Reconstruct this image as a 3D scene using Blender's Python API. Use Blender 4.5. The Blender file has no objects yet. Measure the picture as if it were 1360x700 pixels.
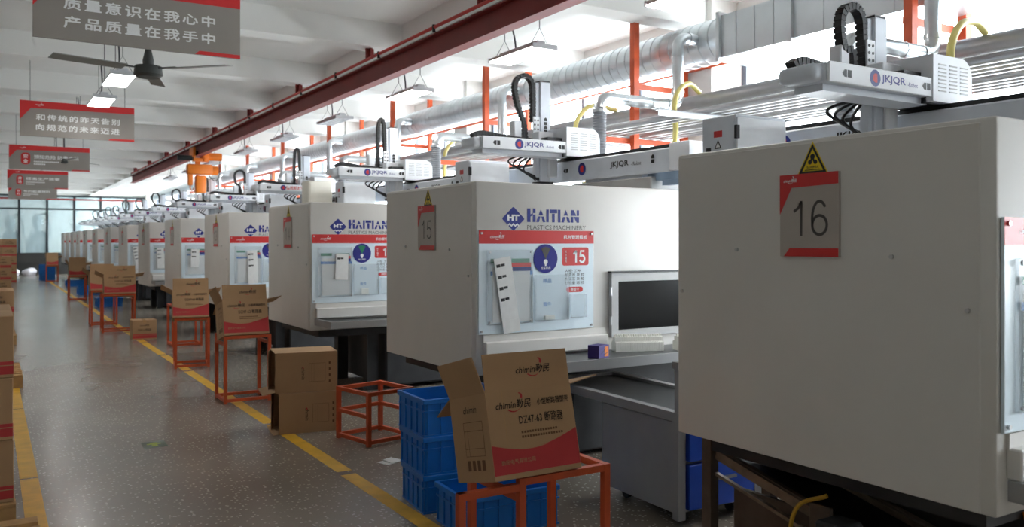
import bpy, bmesh, math, random
from mathutils import Vector, Matrix
random.seed(7)
SC = bpy.context.scene
COL = SC.collection
R = math.radians

# ------------------------------------------------------------------ camera
F_PX, CAM_H, YAW = 1125.0, 1.55, math.atan(695 / 1125.0)
cd = bpy.data.cameras.new('camera'); cam = bpy.data.objects.new('camera', cd); COL.objects.link(cam)
cam.location = (0, 0, CAM_H); cam.rotation_euler = (R(90), 0, -YAW)
cd.sensor_width = 36; cd.lens = 36 * F_PX / 1360; cd.shift_y = -28 / 1360
cd.clip_start = .05; cd.clip_end = 200
cd.dof.use_dof = True; cd.dof.focus_distance = 4.6; cd.dof.aperture_fstop = 3.5
SC.camera = cam

# ------------------------------------------------------------------ world, exposure
w = bpy.data.worlds.new('overcast_sky'); SC.world = w; w.use_nodes = True
bg = w.node_tree.nodes['Background']
bg.inputs['Color'].default_value = (.93, .97, 1.0, 1); bg.inputs['Strength'].default_value = 8.8
vs = SC.view_settings
vs.view_transform = 'Standard'; vs.look = 'None'; vs.exposure = 0.82; vs.gamma = 1; vs.use_curve_mapping = False
LED = 11.0

# room dimensions
WX, SLAB, BEAM = 6.9, 4.15, 3.85       # window wall, slab and beam undersides
XL, YF, YB, YE = -7.5, -5.2, 47.0, 55.0
BEAMS = [4.05 + 2.7 * k for k in range(-4, 20)]

# daylight portals at the window openings (sampling aid only, they emit nothing)
def portal(name, loc, rot, sx, sy):
    l = bpy.data.lights.new(name, 'AREA'); l.shape = 'RECTANGLE'; l.size = sx; l.size_y = sy
    l.cycles.is_portal = True
    o = bpy.data.objects.new(name, l); o.location = loc; o.rotation_euler = rot; COL.objects.link(o)
for k in range(11):      # only the bay beside the camera lies outside the picture
    portal('window_right_offscreen' if k == 0 else 'window_daylight_portal', (WX + .12, -1.35 + 5.4 * k, 2.35), (0, R(90), 0), 2.7, 4.95)

# ------------------------------------------------------------------ materials
MATS = {}
def mat(name, col, rough=.5, metal=0., var=.05, scale=6., bump=0., spec=.5, emit=0., alpha=1.):
    if name in MATS: return MATS[name]
    m = bpy.data.materials.new(name); m.use_nodes = True
    nt = m.node_tree; b = nt.nodes['Principled BSDF']
    b.inputs['Roughness'].default_value = rough; b.inputs['Metallic'].default_value = metal
    b.inputs['Specular IOR Level'].default_value = spec
    c = (col[0], col[1], col[2], 1)
    tc = nt.nodes.new('ShaderNodeTexCoord')
    nz = nt.nodes.new('ShaderNodeTexNoise'); nz.inputs['Scale'].default_value = scale; nz.inputs['Detail'].default_value = 4
    nt.links.new(tc.outputs['Object'], nz.inputs['Vector'])
    mr = nt.nodes.new('ShaderNodeMapRange')
    mr.inputs['From Min'].default_value = .3; mr.inputs['From Max'].default_value = .7
    mr.inputs['To Min'].default_value = 1 - var; mr.inputs['To Max'].default_value = 1 + var
    nt.links.new(nz.outputs['Fac'], mr.inputs['Value'])
    mx = nt.nodes.new('ShaderNodeMix'); mx.data_type = 'RGBA'; mx.blend_type = 'MULTIPLY'
    mx.inputs['Factor'].default_value = 1; mx.inputs[6].default_value = c
    nt.links.new(mr.outputs['Result'], mx.inputs[7]); nt.links.new(mx.outputs[2], b.inputs['Base Color'])
    if bump:
        bp = nt.nodes.new('ShaderNodeBump'); bp.inputs['Strength'].default_value = bump; bp.inputs['Distance'].default_value = .01
        nt.links.new(nz.outputs['Fac'], bp.inputs['Height']); nt.links.new(bp.outputs['Normal'], b.inputs['Normal'])
    if emit:
        b.inputs['Emission Color'].default_value = c; b.inputs['Emission Strength'].default_value = emit
    if alpha < 1: b.inputs['Alpha'].default_value = alpha
    MATS[name] = m; return m

def srgb(r, g, b):
    f = lambda v: (v / 255 / 12.92) if v <= 10 else ((v / 255 + .055) / 1.055) ** 2.4
    return (f(r), f(g), f(b))

HOOD = mat('machine_paint', srgb(216, 213, 208), .42, var=.035, scale=2.2)
LEDGE = mat('grey_paint', srgb(176, 176, 175), .45)
BLACKM = mat('black_casting', srgb(44, 45, 48), .6, var=.3)
DARK = mat('dark_plastic', srgb(22, 22, 24), .45)
BLACKGL = mat('black_window', srgb(12, 12, 14), .2, spec=.15)
RED = mat('print_red', srgb(205, 42, 42), .4)
BLUEP = mat('print_blue', srgb(30, 42, 130), .4)
LBLUE = mat('print_light_blue', srgb(40, 120, 200), .4)
DGREY = mat('print_dark_grey', srgb(70, 66, 62), .4)
BLACKP = mat('print_black', srgb(24, 24, 24), .5)
WHITEP = mat('print_white', srgb(238, 238, 238), .4)
GREENP = mat('print_green', srgb(20, 130, 90), .5)
NAVY = mat('disc_blue', srgb(26, 30, 130), .3)
YELLOW = mat('sticker_yellow', srgb(235, 205, 20), .45)
PLATE = mat('plate_grey', srgb(176, 168, 160), .4)
BOARD = mat('board_pale_blue', srgb(224, 238, 246), .3, var=.04, scale=2)
PAPER = mat('paper', srgb(232, 232, 230), .8, var=.04, scale=20)
STEEL = mat('bright_steel', srgb(190, 190, 190), .3, 1.)
ALU = mat('robot_paint', srgb(214, 220, 228), .35)
CASTW = mat('robot_white', srgb(235, 238, 242), .35)
CREAM = mat('cream_box', srgb(226, 222, 208), .5)
CHAIN = mat('cable_chain', srgb(28, 28, 29), .5)
ORANGE = mat('orange_paint', srgb(196, 80, 38), .5, var=.15, scale=9)
REDOX = mat('red_oxide_paint', srgb(130, 34, 30), .55, var=.12, scale=3)
REDPIPE = mat('red_pipe', srgb(190, 40, 30), .45)
CARD = mat('cardboard', srgb(182, 146, 108), .85, var=.06, scale=4, bump=.05)
CARDIN = mat('cardboard_inside', srgb(182, 146, 108), .9, var=.06)
CARDRED = mat('carton_red', srgb(194, 62, 64), .8, var=.06)
CARDBLK = mat('carton_ink', srgb(50, 36, 30), .8)
CARDBRN = mat('carton_faint_ink', srgb(110, 76, 50), .85)
TAPE = mat('parcel_tape', srgb(196, 156, 112), .25)
CRATE = mat('blue_plastic', srgb(24, 112, 200), .38, var=.08)
DRAWER = mat('drawer_blue', srgb(28, 78, 190), .4)
WOOD = mat('pallet_wood', srgb(186, 146, 96), .8, var=.2, scale=12, bump=.1)
SIGN = mat('sign_taupe', srgb(150, 143, 136), .3, var=.03)
SIGNR = mat('sign_red', srgb(214, 44, 46), .4)
LAMPB = mat('lamp_housing', srgb(196, 198, 202), .4)
LAMPOFF = mat('lamp_lens_unlit', srgb(200, 204, 212), .3)
LAMPON = mat('lamp_lens_lit', (1, .97, .93), .3, var=0, emit=LED)
WIRE = mat('steel_wire', srgb(120, 120, 120), .4, .6)
CORD = mat('grey_cord', srgb(70, 70, 74), .6)
PIPE = mat('grey_pipe', srgb(150, 150, 152), .35, .55, var=.08)
HOSE = mat('grey_hose', srgb(112, 114, 118), .6)
YHOSE = mat('yellow_hose', srgb(214, 200, 120), .35)
CRANE = mat('crane_orange', srgb(226, 120, 20), .45)
BROWN = mat('rusty_steel', srgb(96, 82, 70), .6, .3, var=.2, scale=14)
FRAMEW = mat('window_frame', srgb(96, 104, 116), .45)
FRAMED = mat('dark_mullion', srgb(36, 42, 46), .5)
WALLM = mat('wall_plaster', srgb(206, 203, 198), .85, var=.03, scale=1.5)
CEILM = mat('ceiling_plaster', srgb(236, 236, 233), .9, var=.03, scale=1.2)
DARKWALL = mat('dark_wainscot', srgb(44, 42, 40), .6)
CLEAR = mat('clear_plastic', srgb(214, 226, 232), .12, alpha=.16, var=0)
TABLE = mat('bench_grey', srgb(150, 150, 150), .4)
TRAYM = mat('tray_dark', srgb(60, 62, 64), .3, .3)
BREAK = mat('breaker_white', srgb(236, 234, 224), .4)
PURPLE = mat('purple_card', srgb(60, 40, 120), .5)
FANM = mat('fan_metal', srgb(60, 62, 60), .45)
FANB = mat('fan_blade', srgb(140, 140, 134), .5)
BAG = mat('white_bag', srgb(220, 216, 222), .5, bump=.2)
GHOST = mat('distant_machine_grey', srgb(150, 158, 162), .5)

def galv():
    m = mat('galvanised_steel', srgb(196, 201, 204), .3, .8, var=.05, scale=4)
    nt = m.node_tree; b = nt.nodes['Principled BSDF']
    v = nt.nodes.new('ShaderNodeTexVoronoi'); v.inputs['Scale'].default_value = 58
    tc = [n for n in nt.nodes if n.type == 'TEX_COORD'][0]
    nt.links.new(tc.outputs['Object'], v.inputs['Vector'])
    mr = nt.nodes.new('ShaderNodeMapRange'); mr.inputs['To Min'].default_value = .27; mr.inputs['To Max'].default_value = .36
    nt.links.new(v.outputs['Color'], mr.inputs['Value']); nt.links.new(mr.outputs['Result'], b.inputs['Roughness'])
    return m
GALV = galv()

def floor_mat():
    m = bpy.data.materials.new('polished_concrete'); m.use_nodes = True
    nt = m.node_tree; b = nt.nodes['Principled BSDF']; N = nt.nodes.new; L = nt.links.new
    tc = N('ShaderNodeTexCoord')
    def noise(s, d=5):
        n = N('ShaderNodeTexNoise'); n.inputs['Scale'].default_value = s; n.inputs['Detail'].default_value = d
        L(tc.outputs['Object'], n.inputs['Vector']); return n
    n1, n2, n3 = noise(.7), noise(6), noise(55, 2)
    r1 = N('ShaderNodeValToRGB'); r1.color_ramp.elements[0].position = .1; r1.color_ramp.elements[1].position = .9
    r1.color_ramp.elements[0].color = (*srgb(112, 103, 93), 1); r1.color_ramp.elements[1].color = (*srgb(148, 137, 124), 1)
    L(n1.outputs['Fac'], r1.inputs['Fac'])
    # pale aggregate chips
    v = N('ShaderNodeTexVoronoi'); v.inputs['Scale'].default_value = 40; L(tc.outputs['Object'], v.inputs['Vector'])
    lt = N('ShaderNodeMath'); lt.operation = 'LESS_THAN'; lt.inputs[1].default_value = .30; L(v.outputs['Distance'], lt.inputs[0])
    sep = N('ShaderNodeSeparateColor'); L(v.outputs['Color'], sep.inputs['Color'])
    gt = N('ShaderNodeMath'); gt.operation = 'GREATER_THAN'; gt.inputs[1].default_value = .55; L(sep.outputs['Red'], gt.inputs[0])
    mu = N('ShaderNodeMath'); mu.operation = 'MULTIPLY'; L(lt.outputs[0], mu.inputs[0]); L(gt.outputs[0], mu.inputs[1])
    mu2 = N('ShaderNodeMath'); mu2.operation = 'MULTIPLY'; L(mu.outputs[0], mu2.inputs[0]); mu2.inputs[1].default_value = .8
    mx = N('ShaderNodeMix'); mx.data_type = 'RGBA'; mx.inputs[7].default_value = (*srgb(196, 190, 178), 1)
    L(mu2.outputs[0], mx.inputs['Factor']); L(r1.outputs['Color'], mx.inputs[6]); L(mx.outputs[2], b.inputs['Base Color'])
    mr = N('ShaderNodeMapRange'); mr.inputs['From Min'].default_value = 0; mr.inputs['From Max'].default_value = 1
    mr.inputs['To Min'].default_value = .16; mr.inputs['To Max'].default_value = .30
    L(n1.outputs['Fac'], mr.inputs['Value']); L(mr.outputs['Result'], b.inputs['Roughness'])
    return m
FLOOR = floor_mat()

def line_mat():
    m = mat('worn_yellow_paint', srgb(214, 164, 40), .5, var=.14, scale=9)
    return m
LINE = line_mat()

def glass_mat(name, tint, dust):
    m = bpy.data.materials.new(name); m.use_nodes = True
    nt = m.node_tree; nt.nodes.remove(nt.nodes['Principled BSDF']); out = nt.nodes['Material Output']
    t = nt.nodes.new('ShaderNodeBsdfTransparent'); t.inputs['Color'].default_value = (*tint, 1)
    g = nt.nodes.new('ShaderNodeBsdfGlossy'); g.inputs['Roughness'].default_value = .05
    d = nt.nodes.new('ShaderNodeBsdfDiffuse'); d.inputs['Color'].default_value = (.75, .85, .88, 1)
    lw = nt.nodes.new('ShaderNodeLayerWeight'); pw = nt.nodes.new('ShaderNodeMath'); pw.operation = 'POWER'; pw.inputs[1].default_value = 5
    nt.links.new(lw.outputs['Facing'], pw.inputs[0])
    fr = nt.nodes.new('ShaderNodeMath'); fr.operation = 'MULTIPLY_ADD'; fr.inputs[1].default_value = .6; fr.inputs[2].default_value = .035
    nt.links.new(pw.outputs[0], fr.inputs[0])
    a = nt.nodes.new('ShaderNodeMixShader'); c = nt.nodes.new('ShaderNodeMixShader')
    nz = nt.nodes.new('ShaderNodeTexNoise'); nz.inputs['Scale'].default_value = 1.5
    mr = nt.nodes.new('ShaderNodeMapRange'); mr.inputs['To Min'].default_value = dust * .7; mr.inputs['To Max'].default_value = dust * 1.3
    nt.links.new(nz.outputs['Fac'], mr.inputs['Value']); nt.links.new(mr.outputs['Result'], a.inputs['Fac'])
    nt.links.new(t.outputs[0], a.inputs[1]); nt.links.new(d.outputs[0], a.inputs[2])
    nt.links.new(fr.outputs[0], c.inputs['Fac']); nt.links.new(a.outputs[0], c.inputs[1]); nt.links.new(g.outputs[0], c.inputs[2])
    nt.links.new(c.outputs[0], out.inputs['Surface']); return m
GLASS = glass_mat('window_glass', (.97, .99, 1), .03)
GLASSP = glass_mat('partition_glass', (.86, .95, .97), .3)

# ------------------------------------------------------------------ mesh helpers
class G:
    def __init__(s): s.b = bmesh.new()
    def box(s, x0, x1, y0, y1, z0, z1, bev=0., seg=2, rot=None, piv=None):
        M = Matrix.Translation(((x0 + x1) / 2, (y0 + y1) / 2, (z0 + z1) / 2)) @ Matrix.Diagonal((x1 - x0, y1 - y0, z1 - z0, 1))
        if rot: 
            p = Matrix.Translation(piv or (0, 0, 0)); M = p @ rot @ p.inverted() @ M
        v = bmesh.ops.create_cube(s.b, size=1, matrix=M)['verts']
        if bev:
            e = list({e for q in v for e in q.link_edges})
            bmesh.ops.bevel(s.b, geom=e, offset=bev, segments=seg, profile=.5, affect='EDGES')
        return s
    def cyl(s, p0, p1, r, n=16, r2=None, caps=True):
        p0, p1 = Vector(p0), Vector(p1); d = p1 - p0
        M = Matrix.Translation((p0 + p1) / 2) @ d.to_track_quat('Z', 'Y').to_matrix().to_4x4()
        bmesh.ops.create_cone(s.b, cap_ends=caps, segments=n, radius1=r, radius2=r if r2 is None else r2, depth=d.length, matrix=M)
        return s
    def tube(s, pts, r, n=8, closed=False):
        pts = [Vector(p) for p in pts]; rings = []; up = None
        for i, p in enumerate(pts):
            a = pts[max(i - 1, 0)]; c = pts[min(i + 1, len(pts) - 1)]; t = (c - a).normalized()
            if up is None:
                up = Vector((0, 0, 1)) if abs(t.z) < .9 else Vector((1, 0, 0))
            x = t.cross(up).normalized(); up = x.cross(t).normalized()
            rr = r(i) if callable(r) else r
            rings.append([s.b.verts.new(p + (x * math.cos(k * 2 * math.pi / n) + up * math.sin(k * 2 * math.pi / n)) * rr) for k in range(n)])
        for a, c in zip(rings, rings[1:]):
            for k in range(n): s.b.faces.new((a[k], a[(k + 1) % n], c[(k + 1) % n], c[k]))
        s.b.faces.new(rings[0][::-1]); s.b.faces.new(rings[-1]); return s
    def poly(s, pts, t=.0008, y=0.):
        """flat shape in the XZ plane, seen from -Y"""
        a = [s.b.verts.new((p[0], y - t, p[1])) for p in pts]; c = [s.b.verts.new((p[0], y, p[1])) for p in pts]
        s.b.faces.new(a); s.b.faces.new(c[::-1])
        for i in range(len(pts)):
            j = (i + 1) % len(pts); s.b.faces.new((a[i], c[i], c[j], a[j]))
        return s
    def sweep(s, path, prof):
        return s
    def mesh(s, name, m, smooth=False):
        bmesh.ops.recalc_face_normals(s.b, faces=s.b.faces)
        me = bpy.data.meshes.new(name); s.b.to_mesh(me); s.b.free()
        if m: me.materials.append(m)
        if smooth:
            me.polygons.foreach_set('use_smooth', [True] * len(me.polygons))
            me.set_sharp_from_angle(angle=R(40))
        return me
CACHE = {}
def put(name, m, parent, fn, key=None, loc=(0, 0, 0), rot=(0, 0, 0), smooth=False):
    """one mesh object; fn(G) draws it; meshes with the same key are shared"""
    k = key or None
    if k is not None and k in CACHE: me = CACHE[k]
    else:
        g = G(); fn(g); me = g.mesh(name, m, smooth)
        if k is not None: CACHE[k] = me
    o = bpy.data.objects.new(name, me); COL.objects.link(o)
    o.parent = parent; o.location = loc; o.rotation_euler = rot
    return o
def empty(name, loc=(0, 0, 0), rz=0., parent=None):
    o = bpy.data.objects.new(name, None); COL.objects.link(o); o.location = loc; o.rotation_euler = (0, 0, rz); o.parent = parent
    o.empty_display_size = .1
    return o
def tag(o, label, cat, group=None):
    o['label'] = label; o['category'] = cat
    if group: o['group'] = group
    return o
def struct(o, label=None):
    o['kind'] = 'structure'
    if label: o['label'] = label
    return o

def text_mesh(s, h, wd, m, bold, shear, t, sp=1., heavy=0.):
    key = ('txt', s, h, wd, m.name, bold, shear, sp, heavy)
    if key in CACHE: return CACHE[key]
    c = bpy.data.curves.new('lettering', 'FONT'); c.body = s; c.offset = bold; c.shear = shear; c.resolution_u = 2
    c.space_line = 1.15; c.space_character = sp
    o = bpy.data.objects.new('tmp', c); COL.objects.link(o)
    dg = bpy.context.evaluated_depsgraph_get(); dg.update()
    me = bpy.data.meshes.new_from_object(o.evaluated_get(dg))
    bpy.data.objects.remove(o); bpy.data.curves.remove(c)
    xs = [v.co.x for v in me.vertices]; ys = [v.co.y for v in me.vertices]
    x0, x1, y0, y1 = min(xs), max(xs), min(ys), max(ys)
    sz = h / (y1 - y0); sx = wd / (x1 - x0) if wd else sz
    for v in me.vertices:
        v.co = Vector(((v.co.x - (x0 + x1) / 2) * sx, -t, (v.co.y - (y0 + y1) / 2) * sz))
    if heavy:
        b = bmesh.new()
        for q, (dx, dz) in enumerate(((-1, 0), (1, 0), (0, -.8), (0, .8))):
            n0 = len(b.verts); b.from_mesh(me); b.verts.ensure_lookup_table()
            for v in b.verts[n0:]: v.co += Vector((dx * heavy, -.0001 * q, dz * heavy))
        b.to_mesh(me); b.free()
    me.materials.clear(); me.materials.append(m); me.name = 'lettering'
    CACHE[key] = me; return me
def text(parent, s, x, z, h, m, wd=None, y=0., bold=.0, shear=0., align='C', name='lettering', t=.0012, rot=(0, 0, 0), sp=1., heavy=0.):
    me = text_mesh(s, h, wd, m, bold, shear, t, sp, heavy)
    o = bpy.data.objects.new(name, me); COL.objects.link(o); o.parent = parent
    if align != 'C':
        hw = max(v.co.x for v in me.vertices)
        x = x + hw if align == 'L' else x - hw
    o.location = (x, y, z); o.rotation_euler = rot
    return o
def arc(cx, cz, r, a0, a1, n=12):
    return [(cx + r * math.cos(R(a0 + (a1 - a0) * i / n)), cz + r * math.sin(R(a0 + (a1 - a0) * i / n))) for i in range(n + 1)]
def rrect(x0, x1, z0, z1, r, n=4):
    return arc(x1 - r, z1 - r, r, 0, 90, n) + arc(x0 + r, z1 - r, r, 90, 180, n) + arc(x0 + r, z0 + r, r, 180, 270, n) + arc(x1 - r, z0 + r, r, 270, 360, n)
def bez(p, n=16):
    """smooth curve through control points (Catmull-Rom)"""
    p = [Vector(q) for q in p]; q = [p[0] * 2 - p[1]] + p + [p[-1] * 2 - p[-2]]; out = []
    for i in range(1, len(q) - 2):
        for k in range(n):
            t = k / n; a, b, c, d = q[i - 1], q[i], q[i + 1], q[i + 2]
            out.append(.5 * ((2 * b) + (c - a) * t + (2 * a - 5 * b + 4 * c - d) * t * t + (3 * b - a - 3 * c + d) * t ** 3))
    out.append(p[-1]); return out

# ================================================================== SETTING
fl = struct(put('floor', FLOOR, None, lambda g: g.box(XL - .2, WX + .2, YF - .2, YE + .2, -.12, 0)), 'grey polished concrete factory floor with pale chips')
def stripe(x, y0, y1, wd):
    put('painted_line', LINE, fl, lambda g: g.box(x - wd / 2, x + wd / 2, y0, y1, 0, .0012))
y = -2.2
for ln in (2.3, 1.85, 1.62, 1.55, 1.7, 1.6, 1.75, 1.6, 1.6, 1.7, 1.6, 1.6, 1.6, 1.6, 1.6, 1.6, 1.6, 1.6, 1.6, 1.6, 1.6, 1.6, 1.6, 1.6, 1.6):
    stripe(2.05 + random.uniform(-.008, .008), y, y + ln, .105); y += ln + .09
y = 1.0
for ln in (2.6, 2.75, 2.7, 2.9, 3.0, 3.0, 3.0, 3.0, 3.0, 3.0):
    stripe(.225, y, y + ln, .105); y += ln + .03

ce = struct(put('ceiling', CEILM, None, lambda g: g.box(XL - .2, WX + .2, YF - .2, YE + .2, SLAB, SLAB + .15)), 'white plastered ceiling slab with cross beams')
for yb in BEAMS:
    if YF < yb < YE - .3:
        put('beam', CEILM, ce, lambda g: (g.box(XL, WX, -.15, .15, 0, SLAB - BEAM)), key='cross_beam', loc=(0, yb, BEAM))
for xb in (4.2, -1.2):
    put('beam', CEILM, ce, lambda g: g.box(xb, xb + .3, YF, YE, BEAM + .004, SLAB))

# window wall on the right
COLS = [-4.05 + 5.4 * k for k in range(12)]
wr = struct(put('wall_right', WALLM, None, lambda g: (g.box(WX, WX + .25, YF - .2, YE + .2, -.12, 1.0), g.box(WX, WX + .25, YF - .2, YE + .2, 3.7, SLAB),
     g.box(WX, WX + .25, YF - .2, COLS[0] - .22, 1.0, 3.7), g.box(WX, WX + .25, COLS[-1] + .2, YE + .2, 1.0, 3.7))), 'plastered outer wall with wide windows')
for yc in COLS:
    put('column', WALLM, wr, lambda g: g.box(WX - .38, WX + .25, -.22, .22, 0, SLAB), key='wall_column', loc=(0, yc, 0))
def window(n, loc, rz, wd, z0, z1, nx):
    """window in the XZ plane of its own frame, x along the wall"""
    wo = struct(empty('window_%d' % n, loc, rz), 'grey framed factory window with white daylight behind')
    hw = wd / 2; zt = z0 + (z1 - z0) * .68
    k = ('win', wd, z0, z1, nx)
    put('window_frame', FRAMEW, wo, lambda g: (g.box(-hw, hw, -.04, .04, z0, z0 + .06), g.box(-hw, hw, -.04, .04, z1 - .06, z1),
        g.box(-hw, -hw + .06, -.04, .04, z0, z1), g.box(hw - .06, hw, -.04, .04, z0, z1)), key=(k, 'f'))
    put('transom', FRAMEW, wo, lambda g: g.box(-hw + .06, hw - .06, -.03, .03, zt - .025, zt + .025), key=(k, 't'))
    dx = (wd - .12) / nx
    for i in range(1, nx):
        put('mullion', FRAMEW, wo, lambda g: g.box(-.025, .025, -.035, .035, z0 + .06, z1 - .06), key=(k, 'm'), loc=(-hw + .06 + dx * i, 0, 0))
    for i in range(nx):
        for za, zb, q in ((z0 + .06, zt - .025, 0), (zt + .025, z1 - .06, 1)):
            put('pane', GLASS, wo, lambda g: g.box(-dx / 2 + .025, dx / 2 - .025, -.003, .003, za, zb), key=(k, 'p', q), loc=(-hw + .06 + dx * (i + .5), 0, 0))
for i in range(11):
    window(i + 1, (WX + .12, -1.35 + 5.4 * i, 0), R(90), 4.96, 1.0, 3.7, 4)
# wall behind the camera
struct(put('wall_front', WALLM, None, lambda g: g.box(XL - .2, WX + .2, YF - .2, YF, -.12, SLAB)), 'plain plastered wall at the near end of the hall')
struct(put('wall_left', WALLM, None, lambda g: g.box(XL - .2, XL, YF - .2, YE + .2, -.12, SLAB)), 'plain plastered side wall')
struct(put('wall_beyond', WALLM, None, lambda g: g.box(XL - .2, WX + .2, YE, YE + .2, -.12, SLAB)), 'pale end wall of the hall beyond the glass partition')
# glazed partition at the far end
wb = struct(put('wall_back', DARKWALL, None, lambda g: g.box(XL, WX, YB, YB + .12, 0, 1.05)), 'glazed partition with dark mullions at the far end')
put('header', FRAMED, wb, lambda g: g.box(XL, WX, YB, YB + .12, 3.78, 3.86))
put('transom', FRAMED, wb, lambda g: g.box(XL, WX, YB + .03, YB + .09, 3.14, 3.22))
put('rail', REDOX, wb, lambda g: g.box(XL, WX, YB - .1, YB - .04, 3.62, 3.70))
nm = 12
for i in range(-7, 5):
    x = 1.24 + 1.18 * i
    put('mullion', FRAMED, wb, lambda g: g.box(-.05, .05, YB - .01, YB + .11, 1.05, 3.8), key='pmull', loc=(x, 0, 0))
    for za, zb, q in ((1.05, 3.14, 0), (3.22, 3.78, 1)):
        put('pane', GLASSP, wb, lambda g: g.box(.05, 1.13, YB + .05, YB + .06, za, zb), key=('ppane', q), loc=(x, 0, 0))

# ================================================================== crane rail
rl = empty('crane_rail', (3.85, 0, 0))
tag(rl, 'dark red overhead crane rail hung from the ceiling beams', 'crane rail')
def ibeam(g):
    g.box(-.008, .008, -5, 29, 3.42, 3.63); g.box(-.065, .065, -5, 29, 3.41, 3.424); g.box(-.065, .065, -5, 29, 3.626, 3.64)
put('i_beam', REDOX, rl, ibeam)
for yb in BEAMS:
    if -4 < yb < 29:
        put('hanger', REDOX, rl, lambda g: (g.box(-.05, .05, -.012, .012, 3.64, BEAM + .002), g.box(-.012, .012, -.06, .06, 3.64, BEAM + .002), g.box(-.07, .07, -.08, .08, 3.638, 3.655)), key='rail_hanger', loc=(0, yb, 0))
put('red_pipe', REDPIPE, rl, lambda g: g.tube([(-.08, -5, 3.69), (-.08, 28.5, 3.69)], .018, 8), smooth=True)
for k in range(24):
    y0 = -5 + 1.4 * k
    put('conductor_bar', WHITEP, rl, lambda g: g.box(-.085, -.06, 0, 1.34, 3.642, 3.668), key='conductor', loc=(0, y0, 0))
    put('clip', DARK, rl, lambda g: g.box(-.1, -.055, -.012, .012, 3.64, 3.715), key='cclip', loc=(0, y0 + 1.37, 0))
# hoist
ho = empty('chain_hoist', (3.85, 19.2, 0)); tag(ho, 'orange electric chain hoist hanging from the dark red crane rail', 'hoist')
put('trolley', CRANE, ho, lambda g: (g.box(-.13, -.075, -.2, .2, 3.38, 3.6, .01), g.box(.075, .13, -.2, .2, 3.38, 3.6, .01), g.box(-.1, .1, -.08, .08, 3.3, 3.38, .01)))
put('wheel', DARK, ho, lambda g: [g.cyl((x, yy, 3.473), (x * .3, yy, 3.473), .05, 14) for x in (-.07, .07) for yy in (-.13, .13)], smooth=True)
put('drive_motor', DARK, ho, lambda g: g.cyl((-.42, -.05, 3.37), (-.12, -.05, 3.37), .055, 16), smooth=True)
put('motor', CRANE, ho, lambda g: (g.cyl((.12, .0, 3.42), (.5, .0, 3.42), .085, 18), g.box(.1, .22, -.1, .1, 3.3, 3.5, .015)), smooth=True)
put('hoist_body', CRANE, ho, lambda g: (g.box(-.22, .3, -.11, .11, 3.02, 3.24, .03), g.cyl((.3, 0, 3.12), (.42, 0, 3.12), .1, 18), g.box(-.05, .05, -.04, .04, 3.2, 3.31)), smooth=True)
put('chain_bucket', CRANE, ho, lambda g: g.box(-.05, .17, -.09, .09, 2.62, 3.0, .03), smooth=True)
put('hook_block', CRANE, ho, lambda g: (g.box(-.2, -.1, -.05, .05, 2.78, 3.02, .02), g.tube([(-.15, 0, 2.8), (-.15, 0, 2.72), (-.12, 0, 2.67), (-.08, 0, 2.7), (-.09, 0, 2.73)], .014, 8)))
put('control_cable', DARK, ho, lambda g: g.tube(bez([(.2, 0, 3.05), (.35, 0, 2.9), (.45, 0, 3.0), (.47, 0, 3.34)]), .008, 6))

# ================================================================== lamps
def lamp(x, y, lit, label, group, z=3.34):
    o = empty('hanging_lamp', (x, y, z)); tag(o, label, 'lamp', group)
    put('housing', LAMPB, o, lambda g: (g.box(-.125, .125, -.40, .40, .0, .03, .008), g.box(-.05, .05, -.34, .34, .03, .075, .01), g.box(-.135, .135, -.41, -.395, -.015, .03), g.box(-.135, .135, .395, .41, -.015, .03)), key='lamp_h')
    for i in range(4):
        put('lens', LAMPON if lit else LAMPOFF, o, lambda g: g.box(-.026, .026, -.39, .39, -.014, .0, .006, 1), key=('lens', lit), loc=(-.093 + .062 * i, 0, 0))
    top = (BEAM if 4.2 < x < 4.5 else SLAB) - z
    for yy in (-.31, .31):
        put('suspension_wire', WIRE, o, lambda g: (g.tube([(0, 0, .2), (0, 0, top)], .005, 5), g.tube([(-.1, 0, .03), (0, 0, .2), (.1, 0, .03)], .004, 5)), key=('lwire', top), loc=(0, yy, 0))
    put('power_cord', CORD, o, lambda g: g.tube(bez([(0, .1, .07), (.02, .16, .2), (.03, .24, .36), (0, .27, top)]), .009, 6), key=('lcord', top))
RB = 'the row of long lamps above the moulding machines'
for i, y in enumerate((4.5, 6.85, 9.4, 12.0, 14.5, 17.1, 20.1, 22.5, 25.2)):
    lit = i < 3
    lamp(4.34, y, lit, 'lit long white lamp hanging over the machines beside the red rail' if lit else 'unlit grey hanging lamp panel above the machines by the red rail', 'lit lamps above the machines' if lit else 'unlit lamps above the machines')
# two lamps show; the others hang hidden behind the signs, known from their bright streaks on the floor
for y in (10.2, 11.9, 15.2, 20.6, 26.4, 32.6, 38.0):
    lamp(1.22, y, True, 'lit long lamp hanging above the walkway among the grey signs', 'lit lamps above the walkway')

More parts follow.
